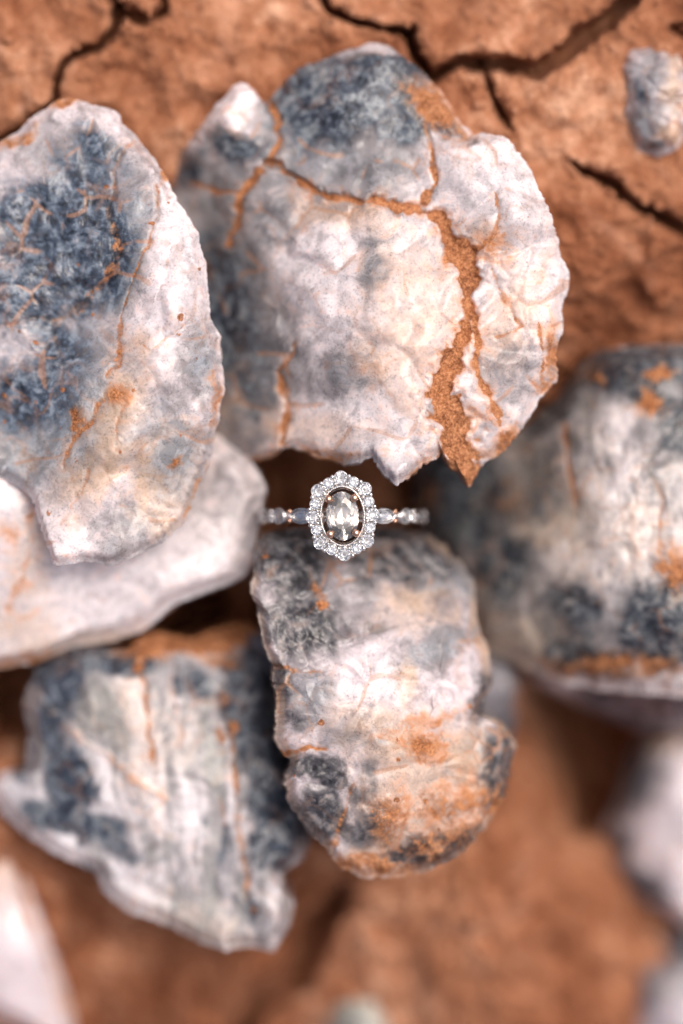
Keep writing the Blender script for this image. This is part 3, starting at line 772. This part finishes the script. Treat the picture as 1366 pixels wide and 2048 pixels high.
# --- striped stone bottom left
stone('quartz_stone', 'fan-shaped stone with pale vertical stripes and clay-crusted upper edge', dict(
    grey0=-0.2, seed=44, centre=(330, 1590), bot=-41, edge=(40, 2.2), jag=1.0, under=0.10,
    outline=[(45, 1410), (60, 1372), (72, 1340), (120, 1306), (180, 1294), (250, 1306), (285, 1276), (320, 1266), (380, 1282), (420, 1262), (470, 1250), (515, 1256), (540, 1310), (550, 1400), (566, 1480), (590, 1550), (615, 1620), (622, 1680), (596, 1725), (562, 1748), (566, 1780), (586, 1802), (576, 1850), (545, 1905), (510, 1893), (455, 1900),
             (400, 1884), (330, 1850), (250, 1822), (212, 1790), (190, 1742), (130, 1718), (60, 1680), (2, 1625), (-30, 1572), (5, 1548), (50, 1540), (58, 1480)],
    depth=[(100, 1350, -16), (300, 1330, -15), (500, 1400, -16), (400, 1270, -19), (330, 1550, -11.5), (500, 1600, -13), (100, 1600, -16), (0, 1580, -20), (300, 1780, -15.5), (540, 1880, -15), (610, 1660, -16), (180, 1480, -14), (480, 1270, -20)],
    cells=[(330, 1600, 330, 330, 150)], tilt=0.008, lift=0.25, dome=0.3, veins=-0.2, tones=0.55, streak=(84, 4.2, 330, 0.55, 0.10), fan=(430, 2750),
    joints=[([(455, 1395), (470, 1500), (478, 1600), (484, 1680), (502, 1830)], [6, 6, 6, 7, 5], 0.6, 0.62), ([(272, 1330), (295, 1400), (300, 1470), (302, 1520)], [7, 6, 6, 4], 0.5, 0.8), ([(75, 1400), (150, 1470), (250, 1540), (330, 1600)], [6, 6, 7, 7], -0.5, 0.36), ([(345, 1350), (358, 1440), (362, 1500)], 4, 0.3, 0.35)],
    patches=[('dark', 140, 1560, 80, 66, 40, 1.1), ('dark', 35, 1566, 44, 26, 0, -1.2), ('grey', 35, 1566, 44, 26, 0, -0.8), ('dark', 532, 1510, 62, 200, -12, 1.4), ('dark', 170, 1650, 120, 40, 14, 1.1), ('dark', 390, 1370, 70, 40, 20, 1.2), ('dark', 540, 1700, 60, 50, 0, 1.1), ('dark', 110, 1360, 70, 60, 0, 0.9), ('dark', 470, 1350, 70, 40, 30, 0.7), ('dark', 210, 1640, 40, 26, 0, 0.7), ('dark', 330, 1640, 60, 30, 20, 0.5), ('dark', 440, 1680, 44, 70, 0, 0.95), ('dark', 500, 1820, 22, 50, -15, 0.9), ('dark', 210, 1740, 50, 20, 30, 0.7), ('dark', 270, 1330, 190, 34, 6, 1.1), ('dark', 90, 1450, 60, 110, 10, 0.8), ('dark', 250, 1700, 150, 30, 18, 0.8), ('dark', 470, 1400, 60, 60, 0, 0.9),
             ('dark', 320, 1530, 140, 190, 0, -0.75), ('dark', 400, 1780, 140, 80, 25, -0.4), ('grey', 320, 1560, 110, 160, 0, -0.9), ('grey', 170, 1420, 110, 80, 0, 0.7), ('grey', 420, 1500, 50, 110, 0, 0.6), ('grey', 420, 1780, 130, 80, 30, 0.4), ('grey', 580, 1620, 40, 80, 0, 0.5), ('grey', 300, 1700, 120, 40, 10, 0.4),
             ('warm', 300, 1500, 80, 130, 0, 0.45), ('warm', 400, 1850, 140, 40, 20, 0.6), ('warm', 220, 1420, 70, 60, 0, 0.5),
             ('rust', 400, 1284, 130, 24, -6, 1.3), ('rust', 480, 1266, 50, 30, 0, 1.3), ('rust', 300, 1290, 50, 30, 0, 1.2), ('rust', 440, 1470, 10, 12, 0, 0.8), ('rust', 478, 1452, 9, 9, 0, 0.8), ('rust', 440, 1325, 40, 14, 10, 0.7)],
    fleck=0.4), rock_material('striped_quartz', 44, white=(0.86, 0.80, 0.785), darkc=(0.012, 0.016, 0.026), midc=(0.050, 0.066, 0.095), palec=(0.27, 0.31, 0.345), greyc=(0.37, 0.375, 0.365), warmc=(0.74, 0.635, 0.555)), group=GRP)

# --- smaller stones
SM = dict(big=False)
stone('stone_fragment', 'small dark navy stone with orange specks, wedged between the striped and speckled stones', dict(
    SM, seed=51, centre=(505, 1350), bot=-36, edge=(26, 2.0), jag=0.8,
    outline=[(448, 1335), (462, 1298), (490, 1272), (530, 1262), (575, 1290), (590, 1400), (570, 1470), (520, 1470), (480, 1400)],
    depth=[(480, 1300, -21), (540, 1300, -19), (560, 1440, -25), (500, 1400, -24), (460, 1340, -24)],
    patches=[('dark', 510, 1340, 110, 130, 0, 1.1), ('rust', 500, 1308, 14, 12, 0, 1.0), ('rust', 505, 1375, 26, 12, 30, 0.8), ('rust', 540, 1395, 16, 14, 0, 0.8), ('grey', 500, 1280, 30, 16, 0, 0.5)], fleck=0.8),
    rock_material('navy_stone', 51, midc=(0.07, 0.085, 0.115), palec=(0.2, 0.22, 0.26)), group=GRP)
stone('stone_fragment', 'small knobbly white and blue-grey stone lying alone on the clay', dict(
    SM, seed=57, centre=(1312, 195), bot=-15, edge=(34, 2.2), jag=0.9, relief=1.2,
    outline=[(1230, 130), (1248, 98), (1284, 80), (1322, 84), (1355, 108), (1382, 150), (1392, 200), (1384, 250), (1358, 296), (1318, 314), (1278, 302), (1252, 266), (1230, 228), (1242, 196), (1238, 160)],
    depth=[(1300, 100, -10), (1300, 190, -7.5), (1350, 200, -8.5), (1320, 290, -11), (1255, 130, -11), (1255, 230, -11.5)],
    cells=[(1310, 195, 80, 120, 34)], tilt=0.012, lift=0.25, dome=0.6, veins=-0.1, tones=0.6,
    patches=[('dark', 1275, 185, 22, 22, 0, 0.85), ('dark', 1262, 235, 26, 24, 0, 0.55), ('dark', 1290, 115, 26, 14, 0, 0.5), ('dark', 1305, 290, 30, 12, 0, 0.7), ('grey', 1290, 150, 50, 40, 0, 0.6), ('grey', 1290, 240, 50, 50, 0, 0.7), ('warm', 1345, 160, 24, 60, 0, 0.6), ('warm', 1340, 270, 26, 26, 0, 0.6)], fleck=0.3),
    rock_material('knobbly_quartz', 57), group=GRP)
stone('stone_fragment', 'pale blue-grey and peach stone sunk in the clay below the broad blurred stone', dict(
    SM, seed=63, centre=(1350, 1640), bot=-62, edge=(40, 3.0), jag=1.0,
    outline=[(1500, 1400), (1380, 1420), (1300, 1452), (1262, 1510), (1242, 1590), (1206, 1660), (1216, 1722), (1262, 1786), (1330, 1822), (1400, 1862), (1520, 1900), (1560, 1650)],
    depth=[(1300, 1470, -45), (1230, 1660, -47), (1350, 1600, -38), (1350, 1780, -43), (1500, 1640, -42), (1280, 1760, -46)],
    cells=[(1350, 1640, 200, 240, 60)], veins=-0.1,
    patches=[('dark', 1262, 1560, 50, 90, 20, 1.0), ('dark', 1330, 1530, 40, 50, 0, 0.6), ('dark', 1230, 1700, 40, 50, 0, 0.8), ('grey', 1270, 1540, 60, 110, 20, 0.85), ('grey', 1260, 1730, 60, 50, 0, 0.7), ('grey', 1350, 1640, 90, 150, 10, -1.0), ('dark', 1360, 1640, 80, 150, 10, -0.5), ('warm', 1340, 1680, 60, 60, 0, 0.5), ('warm', 1340, 1480, 50, 40, 0, 0.9), ('dark', 1290, 1780, 60, 34, 30, 0.9)], fleck=0.2),  # left side: blue-grey stone colour with its shade painted in
    rock_material('peach_quartz', 63, greyc=(0.30, 0.33, 0.37)), group=GRP)
stone('stone_fragment', 'dark-topped lilac stone in the bottom right corner, very blurred', dict(
    SM, seed=67, centre=(1370, 1990), bot=-76, edge=(40, 3.0), jag=0.8,
    outline=[(1228, 1925), (1248, 1872), (1300, 1846), (1380, 1842), (1520, 1870), (1560, 2010), (1500, 2150), (1330, 2150), (1262, 2080), (1240, 2000)],
    depth=[(1270, 1890, -57), (1360, 1880, -55), (1330, 1990, -49), (1300, 2080, -56), (1500, 2000, -55)],
    patches=[('dark', 1320, 1895, 90, 34, 5, 1.0), ('dark', 1270, 1960, 40, 80, 0, 0.8), ('grey', 1330, 1960, 60, 40, 0, 0.6)], fleck=0.1),
    rock_material('lilac_quartz', 67, white=(0.82, 0.77, 0.79)), group=GRP)
stone('stone_fragment', 'pinkish white stone with tan shoulder in the bottom left corner', dict(
    SM, seed=71, centre=(-20, 1890), bot=-52, edge=(46, 3.0), jag=0.6, relief=0.6,
    outline=[(-160, 1580), (-50, 1560), (-5, 1600), (32, 1700), (62, 1792), (96, 1880), (128, 1975), (150, 2060), (120, 2100), (60, 2060), (0, 2036), (-100, 2020), (-200, 1900)],
    depth=[(-30, 1600, -31), (-20, 1660, -30), (30, 1760, -30), (0, 1850, -26), (80, 1900, -29), (120, 2030, -37), (20, 2000, -33), (-120, 1800, -32)],
    joints=[([(30, 1720), (70, 1830), (100, 1930), (130, 2010)], 5, 0.3, 0.5)],
    patches=[('grey', 20, 1920, 120, 140, 0, -1.0), ('warm', 5, 1720, 60, 80, 0, 0.9), ('rust', 0, 1690, 50, 60, 0, 0.42), ('warm', 110, 1960, 26, 90, -20, 0.8)], fleck=0.0),
    rock_material('pink_quartz', 71, white=(0.84, 0.735, 0.725), warmc=(0.70, 0.47, 0.33)), group=GRP)
stone('stone_fragment', 'narrow pale grey-green stone tip at the bottom edge', dict(
    SM, seed=77, centre=(720, 2050), bot=-62, edge=(30, 2.5), jag=0.5, relief=0.5,
    outline=[(656, 2080), (664, 2010), (684, 1966), (712, 1952), (740, 1964), (764, 2000), (784, 2070), (770, 2140), (720, 2160), (676, 2140)],
    depth=[(712, 1985, -46), (720, 2050, -43), (680, 2080, -46), (765, 2080, -46)], patches=[('grey', 720, 2050, 90, 120, 0, 0.75)], fleck=0.0),
    rock_material('green_quartz', 77, white=(0.72, 0.76, 0.69), greyc=(0.52, 0.56, 0.52)), group=GRP)
stone('stone_fragment', 'smooth blurred grey stone tucked behind the speckled stone', dict(
    SM, seed=83, centre=(985, 1400), bot=-46, edge=(30, 3.0), jag=0.5, relief=0.6,
    outline=[(930, 1330), (970, 1308), (1015, 1314), (1044, 1350), (1046, 1400), (1028, 1450), (1010, 1500), (960, 1500), (930, 1420)],
    depth=[(1000, 1330, -28), (1030, 1390, -29), (1000, 1460, -33), (940, 1400, -27)], patches=[('grey', 1000, 1390, 90, 120, 0, 1.0), ('dark', 1000, 1460, 60, 50, 0, 0.7), ('rust', 1045, 1400, 14, 60, 0, 0.5)], fleck=0.1),
    rock_material('grey_stone', 83, greyc=(0.24, 0.24, 0.27)), group=GRP)
stone('stone_fragment', 'dark purple-grey ledge of stone beneath the broad blurred stone', dict(
    SM, seed=89, centre=(1320, 1400), bot=-60, edge=(30, 2.5), jag=0.9,
    outline=[(1040, 1310), (1200, 1300), (1300, 1300), (1500, 1300), (1540, 1420), (1440, 1470), (1366, 1456), (1290, 1462), (1215, 1432), (1150, 1408), (1080, 1370)],
    depth=[(1070, 1340, -32), (1160, 1390, -31), (1250, 1400, -30), (1300, 1445, -33), (1366, 1420, -27), (1500, 1400, -28)], patches=[('dark', 1260, 1410, 130, 50, 0, 0.9), ('grey', 1360, 1400, 80, 60, 0, 0.9), ('warm', 1366, 1375, 60, 24, 0, 0.6), ('dark', 1300, 1440, 100, 26, 0, 0.8)], fleck=0.2),
    rock_material('purple_stone', 89, midc=(0.10, 0.085, 0.105), palec=(0.27, 0.24, 0.27), greyc=(0.25, 0.22, 0.25)), group=GRP)


# ------------------------------------------------------------------ loose crumbs of clay
rs = np.random.RandomState(5)
base = bmesh.new()
bmesh.ops.create_icosphere(base, subdivisions=2, radius=1.0)
bv = np.array([v.co[:] for v in base.verts])
bf = np.array([[v.index for v in f.verts] for f in base.faces])
base.free()
K = 700
kx, ky = rs.uniform(-60, 1430, K), rs.uniform(-60, 2110, K)
near = rs.rand(K) < 0.45
for i in np.where(near)[0]:                              # many gather in the cracks and along the plate edges
    pts = CRACKS_HOLLOWS[rs.randint(0, 5)][0]
    m = rs.randint(0, len(pts) - 1)
    t = rs.rand()
    kx[i] = pts[m][0] + t * (pts[m + 1][0] - pts[m][0]) + rs.normal() * 24
    ky[i] = pts[m][1] + t * (pts[m + 1][1] - pts[m][1]) + rs.normal() * 24
kd = ground_depth(kx, ky)
kp = unproject(kx, ky, kd)
size = 0.16 + 0.5 * rs.rand(K) ** 3
VV, FF = [], []
for i in range(K):
    sc3 = size[i] * rs.uniform(0.6, 1.2, 3)
    q = bv * sc3 * (1 + 0.5 * fbm(bv * 1.3 + i * 3.7, 2))[:, None]
    VV.append(q + kp[i] + [0, 0, size[i] * 0.3])
    FF.append(bf + i * len(bv))
cm_ = mesh_np('clay_crumbs', np.vstack(VV) * MM, np.zeros((0, 4), int), np.vstack(FF))
tag(link('clay_crumbs', cm_, None, (0, 0, 0), CLAY), 'loose crumbs of red clay scattered over the ground', 'crumbs', None, 'stuff')

# ------------------------------------------------------------------ the ring
def metal(name, colour, rough):
    N = NT(name)
    tc = N.n('ShaderNodeTexCoord')
    n = N.noise(tc.outputs['Object'], 900, 3, 0.6)
    N.put(N.b.inputs['Base Color'], colour)
    N.b.inputs['Metallic'].default_value = 1.0
    N.put(N.b.inputs['Roughness'], N.math('ADD', rough, N.math('MULTIPLY', n, 0.08)))
    return N.m


WGOLD = metal('white_gold', (0.80, 0.79, 0.78), 0.08)
RGOLD = metal('rose_gold', (0.86, 0.52, 0.36), 0.08)


def gem_material(name, tint, wash):
    m = bpy.data.materials.new(name)
    m.use_nodes = True
    t = m.node_tree
    t.nodes.remove(t.nodes['Principled BSDF'])
    g = t.nodes.new('ShaderNodeBsdfGlass')
    g.inputs['Color'].default_value = (*tint, 1)
    g.inputs['Roughness'].default_value = 0.0
    g.inputs['IOR'].default_value = 2.42
    df = t.nodes.new('ShaderNodeBsdfDiffuse')              # white diffuse share brightens the stone, standing in for sparkle of unbuilt facets
    df.inputs['Color'].default_value = (*[0.92 * v for v in tint], 1)
    mx = t.nodes.new('ShaderNodeMixShader')
    mx.inputs[0].default_value = wash
    t.links.new(g.outputs[0], mx.inputs[1])
    t.links.new(df.outputs[0], mx.inputs[2])
    t.links.new(mx.outputs[0], t.nodes['Material Output'].inputs[0])
    return m


DIAMOND = gem_material('diamond', (1.0, 0.985, 0.965), 0.06)
MELEE = gem_material('melee_diamond', (0.97, 0.985, 1.0), 0.05)


def hull_mesh(name, pts, mat):
    bm = bmesh.new()
    for p in pts:
        bm.verts.new(Vector(p) * MM)
    bmesh.ops.convex_hull(bm, input=bm.verts)
    bmesh.ops.dissolve_limit(bm, angle_limit=math.radians(0.5), verts=bm.verts, edges=bm.edges)
    bmesh.ops.recalc_face_normals(bm, faces=bm.faces)
    me = bpy.data.meshes.new(name)
    bm.to_mesh(me)
    bm.free()
    me.materials.append(mat)
    return me


def brilliant(name, rx, ry, mat, depth=0.86, n=8, plain=False):
    """brilliant cut: table, star, girdle and pavilion corners; the facets are the hull's faces"""
    ring = lambda r, z, k, o=0.0: [(rx * r * math.cos((i + o) * 2 * math.pi / k), ry * r * math.sin((i + o) * 2 * math.pi / k), z * rx) for i in range(k)]
    keel = 0.0 if rx == ry else max(0.0, ry - rx * 0.98) if ry > rx else -(rx - ry * 0.98)
    if keel >= 0:
        ends = [(0, keel, -depth * rx), (0, -keel, -depth * rx)]
    else:
        depth = depth * ry / rx
        ends = [(keel, 0, -depth * rx), (-keel, 0, -depth * rx)]
    pts = ring(0.56, 0.31, n) + ring(0.80, 0.205, n, 0.5) + ring(1.0, 0.02, 2 * n) + ring(1.0, -0.02, 2 * n) + ring(0.62, -0.395 * depth / 0.86, n, 0.0) + ends
    if plain:                                             # single cut, as small stones often are
        pts = ring(0.58, 0.30, n, 0.5) + ring(1.0, 0.02, n) + ring(1.0, -0.02, n) + [(0, 0, -depth * rx)]
    return hull_mesh(name, pts, mat)


def lathe(name, prof, n, mat, sx=1.0, sy=1.0, closed=False):
    """surface of revolution, profile (r, z) in mm"""
    P = np.array(prof, float)
    a = np.arange(n) * 2 * math.pi / n
    V = np.stack([P[:, 0][:, None] * np.cos(a) * sx, P[:, 0][:, None] * np.sin(a) * sy, np.repeat(P[:, 1][:, None], n, 1)], 2).reshape(-1, 3) * MM
    m = len(P)
    j = np.arange(n)
    j1 = (j + 1) % n
    Q = []
    for k in range(m if closed else m - 1):
        k2 = (k + 1) % m
        Q.append(np.stack([k * n + j, k * n + j1, k2 * n + j1, k2 * n + j], 1))
    me = mesh_np(name, V, np.vstack(Q))
    me.materials.append(mat)
    return me


def ball(name, r, mat, squash=1.0, tail=0.0, n=14):
    prof = [(r * math.sin(t), r * squash * math.cos(t)) for t in np.linspace(0.02, math.pi / 2, 8)]
    if tail:
        prof += [(r * 0.96, -tail * 0.3), (r * 0.80, -tail), (0.01, -tail)]
    else:
        prof += [(r * math.sin(t), r * squash * math.cos(t)) for t in np.linspace(math.pi / 2, math.pi - 0.02, 8)[1:]]
    return lathe(name, prof[::-1], n, mat)


RING_PX = (685, 1032)
rc = unproject(np.array([RING_PX[0]]), np.array([RING_PX[1]]), np.array([0.0]))[0]
R_OUT = 10.9
CZ = -13.2                                          # centre of the shank below the halo
ring = bpy.data.objects.new('engagement_ring', None)
COL.objects.link(ring)
ring.empty_display_size = 0.005
ring.location = Vector((rc[0], rc[1], rc[2] + CZ - R_OUT)) * MM
tag(ring, 'diamond halo ring with rose gold claws, standing in the gap between stones', 'ring')
HZ = -(CZ - R_OUT)                                  # height of the halo plane in the ring's own frame
TILT = Matrix.Rotation(math.radians(2.6), 4, 'Z') @ Matrix.Rotation(math.radians(1.2), 4, 'X') @ Matrix.Rotation(math.radians(-1.5), 4, 'Y')


HEAD_M = {}


def head(name, me, x, y, z, rot=0.0, scale=1.0, part=None):
    o = link(name, me, part or ring)
    M = Matrix.Translation(Vector((0, 0, HZ * MM))) @ TILT @ Matrix.Translation(Vector((x, y, z)) * MM) @ Matrix.Rotation(rot, 4, 'Z') @ Matrix.Scale(scale, 4)
    HEAD_M[o.name] = M
    o.matrix_local = (HEAD_M[part.name].inverted() @ M) if part else M
    return o


BIG, SMALL = 0.84, 0.67
HALO = []
for (hx, hy, hr) in [(0, 4.95, BIG), (1.62, 4.28, SMALL), (3.02, 3.35, BIG), (3.45, 1.68, SMALL), (3.88, 0, BIG), (3.45, -1.68, SMALL), (3.02, -3.35, BIG), (1.62, -4.28, SMALL)]:
    HALO.append((hx, hy, hr))
HALO += [(-hx, -hy, hr) for (hx, hy, hr) in HALO]

# halo plate: scalloped outside, oval inside
na = 240
aa = np.arange(na) * 2 * math.pi / na
outer = np.zeros(na)
for k, a in enumerate(aa):
    best = 0
    for (hx, hy, hr) in HALO:
        b = hx * math.cos(a) + hy * math.sin(a)
        c = hx * hx + hy * hy - (hr + 0.10) ** 2
        if b * b > c:
            best = max(best, b + math.sqrt(b * b - c))
    outer[k] = best
outer = np.where(outer < 3, 4.0, outer)
orx = np.c_[outer * np.cos(aa), outer * np.sin(aa)]
irx = np.c_[2.66 * np.cos(aa), 3.62 * np.sin(aa)]
lay = [(orx * 0.90, -1.5), (orx * 0.99, -0.75), (orx, -0.50), (orx * 0.985, -0.42), (irx * 1.13, -0.42), (irx * 1.09, -0.04), (irx, -0.10), (irx * 1.0, -1.5)]
V = np.vstack([np.c_[p, np.full(na, z)] for p, z in lay]) * MM
j = np.arange(na)
j1 = (j + 1) % na
Q = np.vstack([np.stack([k * na + j, k * na + j1, ((k + 1) % 8) * na + j1, ((k + 1) % 8) * na + j], 1) for k in range(8)])
hm = mesh_np('halo_frame', V, Q)
hm.materials.append(WGOLD)
halo = head('halo_frame', hm, 0, 0, 0)

# the milled edge round the oval opening: beads too fine to pick apart
bm = bmesh.new()
for k in range(68):
    a = k * 2 * math.pi / 68
    bmesh.ops.create_icosphere(bm, subdivisions=2, radius=0.125 * MM, matrix=Matrix.Translation(Vector((2.83 * math.cos(a), 3.80 * math.sin(a), 0.0)) * MM))
mm = bpy.data.meshes.new('milgrain_edge')
bm.to_mesh(mm)
bm.free()
mm.polygons.foreach_set('use_smooth', np.ones(len(mm.polygons), bool))
mm.materials.append(WGOLD)
tag(head('milgrain_edge', mm, 0, 0, 0.0, part=halo), kind='stuff')

melee_me = brilliant('halo_diamond', 1.0, 1.0, MELEE, 0.90, 8, True)
collar_me = lathe('stone_collar', [(0.99, -0.5), (1.04, -0.2), (1.05, 0.0), (1.02, 0.03), (0.99, 0.0), (0.80, -0.45), (0.35, -0.95)], 32, WGOLD)
bead_me = ball('bead_prong', 0.30, WGOLD, 0.95, 0.6)
rr = random.Random(4)
for (hx, hy, hr) in HALO:
    g = head('halo_diamond', melee_me, hx, hy, 0.06, rr.random() * 3, hr * 0.98, halo)
    head('stone_collar', collar_me, hx, hy, -0.06, 0, hr, halo)
order = sorted(HALO, key=lambda h: math.atan2(h[1], h[0]))
for k in range(16):
    (ax, ay, ar), (bx, by, br) = order[k], order[(k + 1) % 16]
    L = math.hypot(bx - ax, by - ay)
    t = (L * L + ar * ar - br * br) / (2 * L * L)
    mx, my = ax + t * (bx - ax), ay + t * (by - ay)
    l = math.hypot(mx, my)
    nxv, nyv = -(by - ay) / L, (bx - ax) / L
    if nxv * mx + nyv * my < 0:
        nxv, nyv = -nxv, -nyv
    for s, q in ((0.54, 1.0), (-0.46, 0.7)):
        head('bead_prong', bead_me, mx + nxv * s, my + nyv * s, 0.20, 0, q, halo)

# centre stone in its rose gold basket
centre_me = brilliant('oval_diamond', 2.12, 3.18, DIAMOND, depth=0.92, n=12)
tag(head('oval_diamond', centre_me, 0, 0, 0.35), label='large pale oval diamond at the centre of the ring')
claw_me = ball('claw_prong', 0.50, RGOLD, 0.8, 2.6, 20)
for sx in (-1, 1):
    for sy in (-1, 1):
        tag(head('claw_prong', claw_me, sx * 1.66, sy * 2.26, 0.86), label='rose gold claw gripping the oval diamond')
basket_me = lathe('basket', [(0.80, -1.9), (0.88, -1.7), (0.82, -1.5), (0.74, -1.7)], 64, RGOLD, 2.1, 3.1, True)
head('basket', basket_me, 0, 0, 0)
gal = lathe('gallery', [(3.0, -2.2), (3.35, -1.9), (3.45, -1.45), (2.9, -1.45), (2.6, -2.2)], 64, WGOLD, 1.0, 1.25, True)
head('gallery', gal, 0, 0, 0)

# shank: swept rounded band with settings along the outside
na, nb = 260, 18
ph = np.arange(na) * 2 * math.pi / na                # 0 at the head, clockwise
bt = np.arange(nb) * 2 * math.pi / nb
W, T = 1.55, 1.5
ca, sa = np.cos(bt), np.sin(bt)
sq = (np.abs(ca) ** 3 + np.abs(sa) ** 3) ** (-1 / 3)
cyv, crv = 0.5 * W * ca * sq, 0.5 * T * sa * sq
rad = (R_OUT - T / 2) + crv[None] * np.ones((na, 1))
V = np.stack([rad * np.sin(ph)[:, None], np.repeat(cyv[None], na, 0), rad * np.cos(ph)[:, None] + R_OUT], 2).reshape(-1, 3) * MM
j = np.arange(nb)
j1 = (j + 1) % nb
Q = np.vstack([np.stack([k * nb + j, k * nb + j1, ((k + 1) % na) * nb + j1, ((k + 1) % na) * nb + j], 1) for k in range(na)])
sm_ = mesh_np('band', V, Q)
sm_.materials.append(WGOLD)
band = link('band', sm_, ring)
bez_prof = [(0.86, -0.7), (1.0, -0.5), (1.06, 0.0), (1.03, 0.14), (0.94, 0.14), (0.90, 0.0), (0.84, -0.3), (0.2, -0.5)]
round_bez = lathe('round_bezel', bez_prof, 36, WGOLD)
mar_pts = 40


def marquise_mesh(name, L, Wd, prof, mat):
    a = np.arange(mar_pts) * 2 * math.pi / mar_pts
    ux = np.sign(np.cos(a)) * np.abs(np.cos(a)) ** 0.85 * L
    uy = np.sin(a) * np.abs(np.sin(a)) ** 0.45 * Wd
    V = np.vstack([np.c_[ux * r, uy * r, np.full(mar_pts, z)] for r, z in prof]) * MM
    j = np.arange(mar_pts)
    j1 = (j + 1) % mar_pts
    Q = np.vstack([np.stack([k * mar_pts + j, k * mar_pts + j1, (k + 1) * mar_pts + j1, (k + 1) * mar_pts + j], 1) for k in range(len(prof) - 1)])
    me = mesh_np(name, V, Q)
    me.materials.append(mat)
    return me


mar_bez = marquise_mesh('marquise_bezel', 1.65, 0.98, bez_prof, WGOLD)
mar_gem = brilliant('marquise_diamond', 1.45, 0.74, MELEE, 0.8)
small_bead = ball('spacer_bead', 0.30, WGOLD, 0.95)
rose_reflect_bead = ball('spacer_bead', 0.30, RGOLD, 0.95)  # rose colour stands in for warm reflections on the spacers


def on_band(name, me, deg, y, lift, scale=1.0):
    o = link(name, me, band)
    a = math.radians(deg)
    M = Matrix.Translation(Vector(((R_OUT + lift) * math.sin(a), y, (R_OUT + lift) * math.cos(a) + R_OUT)) * MM) @ Matrix.Rotation(a, 4, 'Y') @ Matrix.Scale(scale, 4)
    o.matrix_local = M
    return o


for s in (-1, 1):
    for (deg, kind) in ((29, 'm'), (39, 'b'), (49, 'r'), (59, 'b'), (69, 'm'), (79, 'b'), (89, 'r'), (99, 'b')):
        if kind == 'm':
            on_band('marquise_bezel', mar_bez, s * deg, 0, 0.10)
            on_band('marquise_diamond', mar_gem, s * deg, 0, 0.14)
        elif kind == 'r':
            on_band('round_bezel', round_bez, s * deg, 0, 0.10, 1.05)
            on_band('round_diamond', melee_me, s * deg, 0, 0.14, 0.92)
        else:
            for y in (-0.62, 0, 0.62):
                on_band('spacer_bead', rose_reflect_bead if (y and deg == 39) else small_bead, s * deg, y, 0.02 if y else 0.12)
